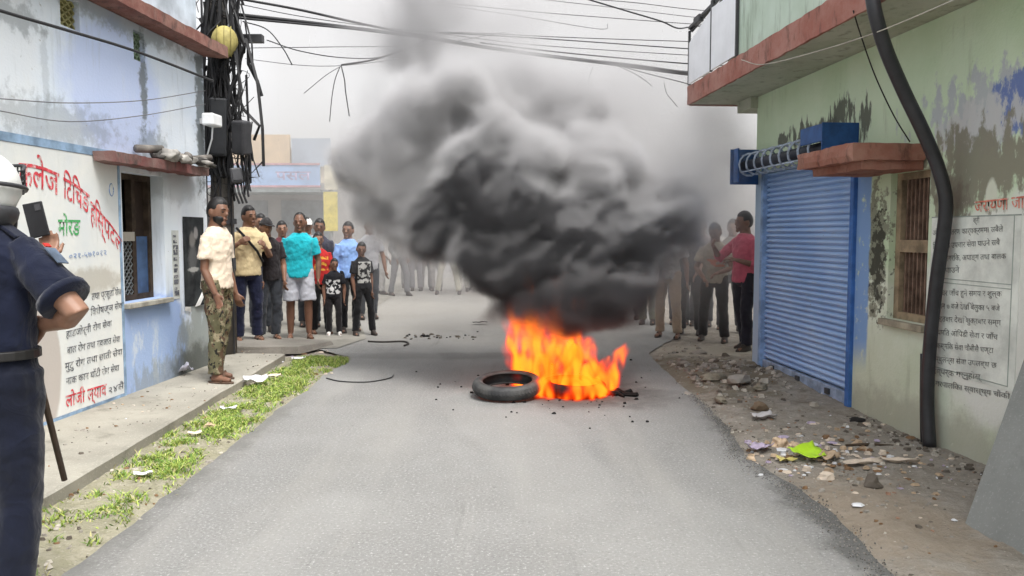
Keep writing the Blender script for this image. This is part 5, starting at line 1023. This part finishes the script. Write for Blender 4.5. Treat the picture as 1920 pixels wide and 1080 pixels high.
# --- the police officer in the left foreground
# his left arm is raised in front of him, filming with a phone: two-bone reach to the hand
def reach(root, yaw, k, bw, s, target):
    RZ = Matrix.Rotation(-math.radians(yaw), 3, 'Z'); T = RZ @ (Vector(target)-Vector(root)); sho = Vector((s*.157*bw, .005, 1.325))*k; d = T-sho; a, c_ = .285*k, .245*k; dl = min(d.length, a+c_-.004); u = d.normalized()
    h_ = math.acos(max(-1, min(1, (a*a+dl*dl-c_*c_)/(2*a*dl)))); dn = Vector((-s*.7, 0, -1)); dn = (dn-u*dn.dot(u)).normalized(); up_ = u*math.cos(h_)+dn*math.sin(h_); el = sho+up_*a; return tuple(up_), tuple((sho+u*dl-el).normalized())
PHONE = Vector(at(74, 412, 3.16)); ua, fa = reach((-1.81, 2.72, 0), 170, 1.77/1.7, 1.06, 1, at(76, 494, 3.10)); POLARM = (ua, fa, (1, 0, 0), .7)
ex = {}; UNI = cloth('police_navy', (.0055, .009, .027), .35, .85, 5.)
of = person(-1.81, 2.72, 170, 1.77, 'police officer in navy uniform and white helmet holding a stick, seen from behind', UNI, cloth('police_trousers', (.005, .0075, .02), .35, .85, 5.), 0, 1.06, 2, neck=.055, arms=(((-.76, .10, -.68), (.86, -.42, -.20), (0, 0, 1), 1.0), POLARM), head=(38, 0.), tuck=True, hair=None, vox=.0075, face=True, fold=.022, sleeve='short', extra=ex)
# helmet, visor, belt, badges and stick of the officer
Hd, k, root = ex['H'], ex['k'], ex['root']
WH = M('helmet_white', (.74, .74, .72), .35, .5, .12, 6)
def hmesh(b, name, mat, smooth=True): b.v = [tuple(Hd(v)) for v in b.v]; return b.build(name, mat, root, smooth)
b = MB(); sph(b, (0, .012, .028), (.106, .126, .116), 28, 18, lambda x_, y_, z_: (x_, y_, z_ if (z_ > -.15 or y_ > .05) else -.15)); hl = hmesh(b, 'helmet', WH)
b = MB(); sph(b, (0, .03, -.045), (.100, .112, .07), 20, 10, lambda x_, y_, z_: (x_, max(y_, -.25), min(z_, .2))); hmesh(b, 'neck_guard', BLK)
for i, z in enumerate((.150, .13)): 
    b = MB(); b.tube([(.112*math.cos(a)*(1.04-.1*i), .012+.132*math.sin(a)*(1.04-.1*i), .03) for a in np.linspace(0, 6.283, 25)] if i == 0 else [(0, .012-.135*math.cos(a), .03+.126*math.sin(a)) for a in np.linspace(.1, 3.0, 16)], .007, 6); hmesh(b, 'helmet_trim', BLK)
# raised wire visor in front of the helmet
b = MB()
rim = [(-.10, -.10, .03), (-.10, -.17, .06), (-.05, -.235, .05), (.05, -.235, .05), (.10, -.17, .06), (.10, -.10, .03)]; b.tube(spline(rim, 4), .006, 6)
rim2 = [(-.10, -.09, .10), (-.10, -.15, .125), (-.05, -.20, .13), (.05, -.20, .13), (.10, -.15, .125), (.10, -.09, .10)]; b.tube(spline(rim2, 4), .006, 6)
A1, A2 = spline(rim, 4), spline(rim2, 4)
for i in range(1, len(A1)-1): b.tube([A1[i], A2[i]], .0025, 4)
for f_ in (.25, .5, .75): b.tube([A1[i]*(1-f_)+A2[i]*f_ for i in range(len(A1))], .0025, 4)
hmesh(b, 'visor', BLK)
b = MB(); b.tube(spline([(-.085, -.02, -.03), (-.07, -.06, -.11), (0, -.085, -.135), (.07, -.06, -.11), (.085, -.02, -.03)], 4), .008, 5, True, ((0, 0, 1), .6)); hmesh(b, 'chin_strap', BLK)
L = ex['L']
# belt, collar, shoulder flaps, sleeve patch
b = MB(); prof = [((0, 0, z*k), .186*k, .134*k) for z in (.985, 1.015)]; b.rings(prof, 28); bevel(b.build('belt', M('belt_black', (.015, .014, .014), .45, .4), root), .004)
b = MB(); b.rings([(L((0, .012, 1.405)), .094*k, .088*k), (L((0, .014, 1.448)), .074*k, .074*k), (L((0, .014, 1.45)), .066*k, .066*k)], 20); b.build('collar', UNI, root, True)
for s in (-1, 1):
    a_ = L((s*.085, .01, 1.428)); c_ = L((s*.165, .01, 1.378)); b = MB(); b.bar(a_, c_, .05*k, .012*k); fl = b.build('shoulder_flap', UNI, root); bevel(fl, .004)
    b = MB(); sph(b, tuple(L((s*.10, .01, 1.434))), (.008, .008, .005), 8, 6); b.build('button', M('button_steel', (.5, .5, .52), .3, .5, .1, 5, 0, metal=.8), root, True)
sho, el = ex['shoulder'][0], ex['elbow'][0]; u = (el-sho).normalized(); out = (Vector((-1, 0, .55))-u*Vector((-1, 0, .55)).dot(u)).normalized(); sd = u.cross(out)
for nm, mat, c0_, hw, hh_ in (('sleeve_patch', M('patch_grey', (.10, .13, .18), .8, .2, .4, 20), .095, .022, .036), ('flash', M('patch_red', (.40, .03, .025), .8, .2, .2), .045, .012, .008)):
    c_ = sho+u*c0_*k+out*.078*k; b = MB(); P = [c_+sd*i*hw*k+u*j*hh_*k for i, j in ((-1, -1), (1, -1), (1, 1), (-1, 1))]; b.add([*P, *[p_+out*.004 for p_ in P]], [(3, 2, 1, 0), (4, 5, 6, 7), (0, 1, 5, 4), (1, 2, 6, 5), (2, 3, 7, 6), (3, 0, 4, 7)]); b.build(nm, mat, root)
b = MB(); m_ = sho+u*.20*k; b.tube([m_-u*.004, m_+u*.02*k], .083*k, 18); cu = b.build('cuff', UNI, root, True)
for s in (-1, 1): b = MB(); P = [L((s*.08-.05, .135, .93)), L((s*.08+.05, .135, .93)), L((s*.08+.05, .132, .82)), L((s*.08-.05, .132, .82))]; b.add([*P, *[p_+Vector((0, .006, 0)) for p_ in P]], [(3, 2, 1, 0), (4, 5, 6, 7), (0, 1, 5, 4), (1, 2, 6, 5), (2, 3, 7, 6), (3, 0, 4, 7)]); bevel(b.build('back_pocket', UNI, root), .003)
# the stick: held in the right hand, slanting down behind the leg
wr, f, side, nrm, pe = ex['wrist'][0]
MW = Matrix.Translation(root.location) @ Matrix.Rotation(math.radians(170), 4, 'Z')
hw_ = MW @ (pe+nrm*.02); tip = Vector(at(121, 900, 2.95)); d = (tip-hw_).normalized()
MB().tube([hw_-d*.14, hw_, hw_.lerp(tip, .5), tip], [.010, .011, .0115, .011], 10).build('police_stick', M('stick_cane', (.085, .055, .035), .5, .4, .3, 12), None, True, label='long dark wooden stick held by the police officer', cat='stick')
# the phone in his raised left hand
ph = empty('phone', tuple(PHONE+Vector((-.03, .03, .0))), math.radians(12), 'black phone held up by the police officer to film the fire', 'phone'); ph.rotation_euler = (-.1, -.22, math.radians(14))
bevel(MB().box(-.036, .036, -.005, .005, -.07, .07).build('case', M('phone_black', (.012, .012, .014), .35, .5), ph), .004, 3); MB().box(.006, .028, -.0075, -.005, .035, .06).build('camera_bump', BLK, ph); MB().box(-.033, .033, .0052, .006, -.065, .065).build('screen', M('phone_glass', (.02, .022, .03), .1, .5, .1, 5, 0), ph)
flush_people()
# ------------------------------------------------------------------ smoke and flames as real volumes
def fade_matrix(N, n, lo, hi):
    """cubic B-spline interpolation matrix sampling n random knots at N points"""
    t = np.linspace(lo, hi, N); i = np.floor(t).astype(int); f = t - i
    M = np.zeros((N, n), np.float32)
    w = [(1-f)**3/6, (3*f**3-6*f**2+4)/6, (-3*f**3+3*f**2+3*f+1)/6, f**3/6]
    for k in range(4):
        np.add.at(M, (np.arange(N), np.clip(i+k-1, 0, n-1)), w[k])
    return M
def noise3(shape, size, cell, seed):
    """smooth noise in about -1..1, one random value every `cell` metres"""
    r = np.random.RandomState(seed)
    cs = cell if hasattr(cell, '__len__') else (cell,)*3
    n = [int(np.ceil(s/c))+4 for s, c in zip(size, cs)]
    a = r.uniform(-1, 1, n).astype(np.float32)*2.2
    for ax in range(3):
        M = fade_matrix(shape[ax], n[ax], 1.0, 1.0+size[ax]/cs[ax])
        a = np.moveaxis(np.tensordot(M, a, axes=(1, ax)), 0, ax)
    return a
def volume_object(name, dens, lo, hi, mat):
    """a fog volume from a numpy array: the array rides on loose points and a Volume Cube node reads it back"""
    nx, ny, nz = dens.shape
    me = bpy.data.meshes.new(name); me.vertices.add(dens.size)
    at = me.attributes.new('soot', 'FLOAT', 'POINT')
    at.data.foreach_set('value', np.ascontiguousarray(dens, dtype=np.float32).ravel())
    me.materials.append(mat)
    ob = bpy.data.objects.new(name, me); bpy.context.scene.collection.objects.link(ob)
    ng = bpy.data.node_groups.new(name+'_grid', 'GeometryNodeTree')
    ng.interface.new_socket('Geometry', in_out='INPUT', socket_type='NodeSocketGeometry')
    ng.interface.new_socket('Geometry', in_out='OUTPUT', socket_type='NodeSocketGeometry')
    N, Lk = ng.nodes, ng.links
    gi = N.new('NodeGroupInput'); go = N.new('NodeGroupOutput'); vc = N.new('GeometryNodeVolumeCube')
    pos = N.new('GeometryNodeInputPosition')
    sub = N.new('ShaderNodeVectorMath'); sub.operation = 'SUBTRACT'; sub.inputs[1].default_value = lo
    mul = N.new('ShaderNodeVectorMath'); mul.operation = 'MULTIPLY'
    mul.inputs[1].default_value = [(n-1)/(b-a) for n, a, b in zip(dens.shape, lo, hi)]
    ad = N.new('ShaderNodeVectorMath'); ad.operation = 'ADD'; ad.inputs[1].default_value = (.5, .5, .5)
    fl = N.new('ShaderNodeVectorMath'); fl.operation = 'FLOOR'
    dt = N.new('ShaderNodeVectorMath'); dt.operation = 'DOT_PRODUCT'; dt.inputs[1].default_value = (ny*nz, nz, 1)
    sm = N.new('GeometryNodeSampleIndex'); sm.data_type = 'FLOAT'; sm.domain = 'POINT'; sm.clamp = True
    na = N.new('GeometryNodeInputNamedAttribute'); na.data_type = 'FLOAT'; na.inputs['Name'].default_value = 'soot'
    mt = N.new('GeometryNodeSetMaterial'); mt.inputs['Material'].default_value = mat
    Lk.new(pos.outputs[0], sub.inputs[0]); Lk.new(sub.outputs[0], mul.inputs[0]); Lk.new(mul.outputs[0], ad.inputs[0])
    Lk.new(ad.outputs[0], fl.inputs[0]); Lk.new(fl.outputs[0], dt.inputs[0])
    Lk.new(gi.outputs[0], sm.inputs['Geometry']); Lk.new(na.outputs['Attribute'], sm.inputs['Value']); Lk.new(dt.outputs['Value'], sm.inputs['Index'])
    Lk.new(sm.outputs[0], vc.inputs['Density'])
    vc.inputs['Min'].default_value = lo; vc.inputs['Max'].default_value = hi
    for k, n in zip('XYZ', dens.shape): vc.inputs['Resolution '+k].default_value = n
    Lk.new(vc.outputs[0], mt.inputs[0]); Lk.new(mt.outputs[0], go.inputs[0])
    ob.modifiers.new('grid', 'NODES').node_group = ng
    return ob
def sstep(a, b, x):
    t = np.clip((x-a)/(b-a), 0, 1); return t*t*(3-2*t)
def vol_mat(name, col, dens, aniso=0., ramp=None):
    m = bpy.data.materials.new(name); m.use_nodes = True; t = m.node_tree; t.nodes.clear(); out = t.nodes.new('ShaderNodeOutputMaterial'); pv = t.nodes.new('ShaderNodeVolumePrincipled')
    t.links.new(pv.outputs[0], out.inputs['Volume']); pv.inputs['Color'].default_value = (*col, 1); pv.inputs['Density'].default_value = dens; pv.inputs['Anisotropy'].default_value = aniso
    if ramp:   # thin smoke is paler than the dense soot
        a_ = t.nodes.new('ShaderNodeAttribute'); a_.attribute_name = 'density'; r_ = t.nodes.new('ShaderNodeValToRGB'); t.links.new(a_.outputs['Fac'], r_.inputs[0]); t.links.new(r_.outputs[0], pv.inputs['Color'])
        el_ = r_.color_ramp.elements; el_[0].position, el_[1].position = ramp[0][0], ramp[-1][0]; el_[0].color, el_[1].color = (*ramp[0][1], 1), (*ramp[-1][1], 1)
        for p_, c_ in ramp[1:-1]: e_ = el_.new(p_); e_.color = (*c_, 1)
    return m
def grid(lo, hi, h):
    lo, hi = np.array(lo, float), np.array(hi, float); shp = tuple(int(round(v)) for v in (hi-lo)/h)
    return lo, hi, shp, hi-lo, np.meshgrid(*[np.linspace(a, b, n, dtype=np.float32) for a, b, n in zip(lo, hi, shp)], indexing='ij')
def lobe_field(lobes, X, Y, Z, k, puffs=0, seed=0):
    """smooth union of round lobes given in photograph pixels and distance; each may carry smaller puffs on its skin"""
    sdf = np.full(X.shape, 2., np.float32); R_ = np.random.RandomState(seed); B = []
    for px, py, d, r, sq in lobes:
        c = at(px, py, d); rad = r*d/1500.; B.append((c, rad, sq))
        for _ in range(puffs):
            v = R_.normal(size=3); v /= np.linalg.norm(v); v[2] = v[2]*.8+.15; q = rad*R_.uniform(.28, .55); B.append((c+v*(rad-q*.35), q, 1.))
    for c, rad, sq in B:
        m = rad*max(1, sq)+.75; sl = tuple(slice(max(0, np.searchsorted(a_, c_-m)), max(0, np.searchsorted(a_, c_+m))) for a_, c_ in zip([x_[:] for x_ in AXES], c))
        q = np.sqrt((X[sl]-c[0])**2+((Y[sl]-c[1])/1.05)**2+((Z[sl]-c[2])/sq)**2)-rad; s_ = sdf[sl]
        hh = np.clip(.5+.5*(s_-q)/k, 0, 1); sdf[sl] = s_*(1-hh)+q*hh-k*hh*(1-hh)
    return sdf
def box_fade(shp, w_):
    out = np.ones(shp, np.float32)
    for ax, n in enumerate(shp):
        t = np.arange(n); e = np.minimum(t, n-1-t)/max(1, w_[ax]); f = np.clip(e, 0, 1); f = f*f*(3-2*f); out *= f.reshape([-1 if i == ax else 1 for i in range(3)]).astype(np.float32)
    return out
def black_plume():
    global AXES
    lo, hi, shp, size, (X, Y, Z) = grid((-2.2, 6.35, .12), (3.0, 9.95, 4.6), .03); AXES = [X[:, 0, 0], Y[0, :, 0], Z[0, 0, :]]
    wx = noise3(shp, size, .55, 1)*.11+noise3(shp, size, .2, 2)*.04; wy = noise3(shp, size, .55, 3)*.11; wz = noise3(shp, size, .55, 4)*.11+noise3(shp, size, .2, 5)*.04
    Xw, Yw, Zw = X+wx, Y+wy, Z+wz
    core = [(905, 395, 7.6, 112, 1.), (850, 435, 7.7, 75, 1.), (960, 485, 7.4, 100, .9), (1115, 390, 7.8, 70, 1.), (1080, 470, 7.5, 112, .9), (1180, 480, 7.7, 100, .9), (1245, 455, 8., 80, .9),
            (1050, 560, 7.2, 80, 1.), (1000, 565, 7.25, 60, 1.), (1120, 555, 7.3, 80, 1.), (1180, 540, 7.6, 75, 1.), (945, 575, 7.3, 42, 1.)]
    top = [(742, 272, 8., 92, 1.), (800, 225, 8., 105, 1.), (860, 180, 8.1, 110, 1.), (960, 200, 8.2, 100, 1.), (985, 325, 7.75, 92, 1.), (1110, 330, 7.9, 98, 1.), (905, 320, 7.75, 100, 1.), (1200, 400, 8.1, 90, 1.), (690, 300, 8.3, 60, 1.), (1060, 200, 8.5, 90, 1.), (1262, 415, 8.4, 60, 1.), (730, 370, 8.1, 55, 1.1), (775, 420, 8.1, 60, 1.2), (760, 330, 8., 70, 1.), (900, 260, 7.9, 95, 1.), (1010, 240, 8.2, 80, 1.), (830, 110, 8.3, 80, 1.), (760, 60, 8.5, 80, 1.), (800, 0, 8.6, 90, 1.)]
    bil = np.abs(noise3(shp, size, .36, 11))*.17+np.abs(noise3(shp, size, .17, 12))*.09+np.abs(noise3(shp, size, .09, 13))*.045
    s1 = lobe_field(core, Xw, Yw, Zw, .09, 5, 1)+bil-.10; s2 = lobe_field(top, Xw, Yw, Zw, .10, 5, 2)+bil-.10
    soft1 = .15+.20*sstep(.4, 1.6, X)+.05*sstep(1.8, 2.6, Z); d1 = np.clip(-s1/soft1, 0, 1)**1.3*(1-.85*sstep(.95, 1.8, X))
    d2 = np.clip(-s2/(.12+.14*sstep(2.5, 3.6, Z)), 0, 1)**1.3*(.62-.34*sstep(2.0, 3.3, Z))
    # thin veil round the lobes
    thin = [(1260, 380, 8.3, 120, 1.), (1330, 380, 8.5, 70, 1.), (1230, 300, 8.6, 110, 1.), (1330, 320, 8.8, 100, 1.), (1205, 585, 7.9, 50, .9), (1100, 260, 8.5, 100, 1.), (1250, 540, 8.3, 60, 1.), (705, 440, 8.4, 50, 1.2), (960, 140, 8.6, 100, 1.), (690, 200, 8.6, 70, 1.), (720, 425, 9.2, 55, 1.), (800, 440, 9.2, 65, 1.), (870, 440, 9.2, 60, 1.), (1000, 180, 8.8, 110, 1.), (1180, 200, 9., 110, 1.), (1300, 330, 9.3, 80, 1.), (1350, 285, 9.3, 100, 1.), (1205, 470, 9.3, 75, 1.), (700, 60, 8.9, 95, 1.), (880, 60, 8.9, 105, 1.), (970, 20, 9., 100, 1.), (1330, 210, 9.3, 100, 1.)]
    d3 = sstep(0, 1, -(lobe_field(thin, Xw, Yw, Zw, .2)+bil*1.5-.12)/.4)*.07
    veil = sstep(.6, -.1, lobe_field(core+top, X, Y, Z, .15)+noise3(shp, size, .5, 31)*.2)*.016
    var = np.clip(.8+.6*noise3(shp, size, .36, 21)+.4*noise3(shp, size, .15, 23), .12, 1.6)
    nv = np.clip(.9+.5*noise3(shp, size, .4, 22), 0, 2)
    lit_rim = np.exp(-((s1-.02)/.075)**2)*.13*(1-.6*sstep(1.0, 1.9, X))*sstep(.75, 1.3, Z)*sstep(.15, .75, np.gradient(s1, axis=2)/.03-.35*np.gradient(s1, axis=0)/.03)  # lit upper-left faces of the black lobes, put in as paler smoke
    pale = d2*var*sstep(-.12, .05, s1)+d3*nv+veil*sstep(7.6, 8.3, Y)+lit_rim*nv
    f = box_fade(shp, (8, 6, 3)); return d1*var*f, pale*f, lo, hi, size
dc, dp, lo, hi, size = black_plume()
def crop_box(d, lo, hi):
    """keep only the part of the grid that holds smoke"""
    n = np.array(d.shape); st = (hi-lo)/(n-1); idx = np.argwhere(d > 1e-3); a_, b_ = np.maximum(idx.min(0)-1, 0), np.minimum(idx.max(0)+2, n)
    return d[a_[0]:b_[0], a_[1]:b_[1], a_[2]:b_[2]], tuple(map(float, lo+a_*st)), tuple(map(float, lo+(b_-1)*st))
d, l_, h_ = crop_box(dc, lo, hi)
o = volume_object('smoke', d, l_, h_, vol_mat('black_smoke', (.14, .138, .145), 20.)); put(o, 'dense black smoke boiling up from the burning tyres', 'smoke', kind='stuff')
d, l_, h_ = crop_box(dp, lo, hi)
o = volume_object('smoke', d, l_, h_, vol_mat('grey_smoke', (.70, .69, .70), 18., .0)); put(o, 'paler grey billows round and above the black smoke', 'smoke', kind='stuff')
def drift():
    lo, hi, shp, size, (X, Y, Z) = grid((-9, 9.2, .05), (7, 30, 11.), .18)
    n = .5+.5*noise3(shp, size, 2.6, 41)+.35*noise3(shp, size, 1.1, 42)+.18*noise3(shp, size, .5, 43)
    d = np.clip(n, 0, 2)
    band = sstep(-5.5, -1.5, X+.05*(Y-10))*(.35+.65*sstep(.6, 2.2, Z))       # thicker over the road than by the far sign
    d = d*(.75+.25*band)*(.55+.45*sstep(16, 11, Y))
    # heavier bank right behind the plume, thinning to the ground
    bank = np.exp(-((X-1.7)/2.4)**2-((Y-11.2)/2.0)**2-((Z-2.0)/1.5)**2); d = d+2.2*bank*np.clip(.7+.5*noise3(shp, size, .9, 44), 0, 2)
    d = d*(1-(1-sstep(11.6, 13.6, Y))*sstep(-.6, -1.9, X))      # clear air round the left onlookers
    return d*box_fade(shp, (6, 5, 2)), lo, hi
d, lo, hi = drift()
o = volume_object('smoke', d, tuple(map(float, lo)), tuple(map(float, hi)), vol_mat('drifting_smoke', (.63, .62, .62), .175)); put(o, 'thin grey smoke drifting over the far street and crowd', 'smoke', kind='stuff')
# flames
def flames():
    lo, hi, shp, size, (X, Y, Z) = grid((-.35, 6.55, .0), (1.2, 7.75, 1.35), .0135)
    c = gnd(1062, 738); cx, cy = c[0]-.01, c[1]+.12
    rise = Z
    wx = (noise3(shp, size, (.16, .16, .26), 61)*.07+noise3(shp, size, (.06, .06, .11), 62)*.028)*np.clip(Z/.25, .15, 1.6); wy = noise3(shp, size, (.16, .16, .26), 63)*.05*np.clip(Z/.25, .15, 1.5)
    Xw, Yw = X+wx, Y+wy
    tongues = [(dx*.92, dy, h*(1.38 if dx < .0 else (1.2 if dx < .12 else .88)), r) for dx, dy, h, r in [(-.46, .22, .90, .10), (-.36, .18, .74, .12), (-.20, .08, .66, .15), (-.08, .05, .90, .13), (.05, .08, .80, .14), (.18, .02, .66, .15), (.32, .05, .50, .13), (.48, .0, .56, .075), (.02, -.24, .40, .17), (-.14, -.16, .36, .15), (.26, -.24, .36, .16), (.12, -.32, .22, .13), (-.02, -.30, .2, .12), (.36, -.26, .22, .12), (.42, -.1, .40, .11), (-.44, .12, .5, .13), (.10, .12, .96, .07), (-.28, .1, .92, .06), (-.2, -.36, .24, .12), (.05, -.40, .2, .12), (.22, -.38, .26, .12), (.36, -.34, .2, .1), (-.32, .14, .95, .09)]]
    f = np.zeros(shp, np.float32)
    for dx, dy, h, r in tongues:
        t = np.clip(Z/h, 0, 1.2); rad = r*np.clip(1-t, 0, 1)**.55*(.85+.5*np.sqrt(np.clip(t, 0, 1))); q = np.sqrt((Xw-cx-dx-.06*t*np.sin(dx*9+3*t))**2+((Yw-cy-dy)*.9)**2)
        f = np.maximum(f, sstep(1., .3, q/np.maximum(rad, 1e-3))*(t < 1.0))
    tear = noise3(shp, size, (.035, .04, .075), 64); tear2 = noise3(shp, size, (.09, .09, .22), 65)
    f = f*np.clip(.68+1.25*tear+.85*tear2-.35*np.clip(Z-.3, 0, 1), 0, 1.5)
    # the foot of the fire: low licks broken by the dark tyres
    f = f*np.clip(.35+Z/.14+.9*tear, .0, 1.)
    return f*box_fade(shp, (4, 4, 1)), lo, hi, cx, cy
d, lo, hi, fx, fy = flames()
m = bpy.data.materials.new('flame'); m.use_nodes = True; t = m.node_tree; t.nodes.clear(); out = t.nodes.new('ShaderNodeOutputMaterial'); em = t.nodes.new('ShaderNodeEmission'); at_ = t.nodes.new('ShaderNodeAttribute'); at_.attribute_name = 'density'
rp = t.nodes.new('ShaderNodeValToRGB'); rp.color_ramp.elements[0].color = (.95, .026, .0014, 1); rp.color_ramp.elements[0].position = .08; rp.color_ramp.elements[1].color = (1, .25, .013, 1); rp.color_ramp.elements[1].position = .95; e_ = rp.color_ramp.elements.new(.5); e_.color = (1, .085, .004, 1)
mu = t.nodes.new('ShaderNodeMath'); mu.operation = 'MULTIPLY'; mu.inputs[1].default_value = 18.; ab = t.nodes.new('ShaderNodeVolumeAbsorption'); ab.inputs['Color'].default_value = (.2, .05, .02, 1); mu2 = t.nodes.new('ShaderNodeMath'); mu2.operation = 'MULTIPLY'; mu2.inputs[1].default_value = 14.; ads = t.nodes.new('ShaderNodeAddShader')
t.links.new(at_.outputs['Fac'], rp.inputs[0]); t.links.new(rp.outputs[0], em.inputs['Color']); t.links.new(at_.outputs['Fac'], mu.inputs[0]); t.links.new(mu.outputs[0], em.inputs['Strength']); t.links.new(at_.outputs['Fac'], mu2.inputs[0]); t.links.new(mu2.outputs[0], ab.inputs['Density'])
t.links.new(em.outputs[0], ads.inputs[0]); t.links.new(ab.outputs[0], ads.inputs[1]); t.links.new(ads.outputs[0], out.inputs['Volume'])
o = volume_object('flames', d, tuple(map(float, lo)), tuple(map(float, hi)), m); put(o, 'orange and yellow flames leaping from the burning tyres', 'fire', kind='stuff')
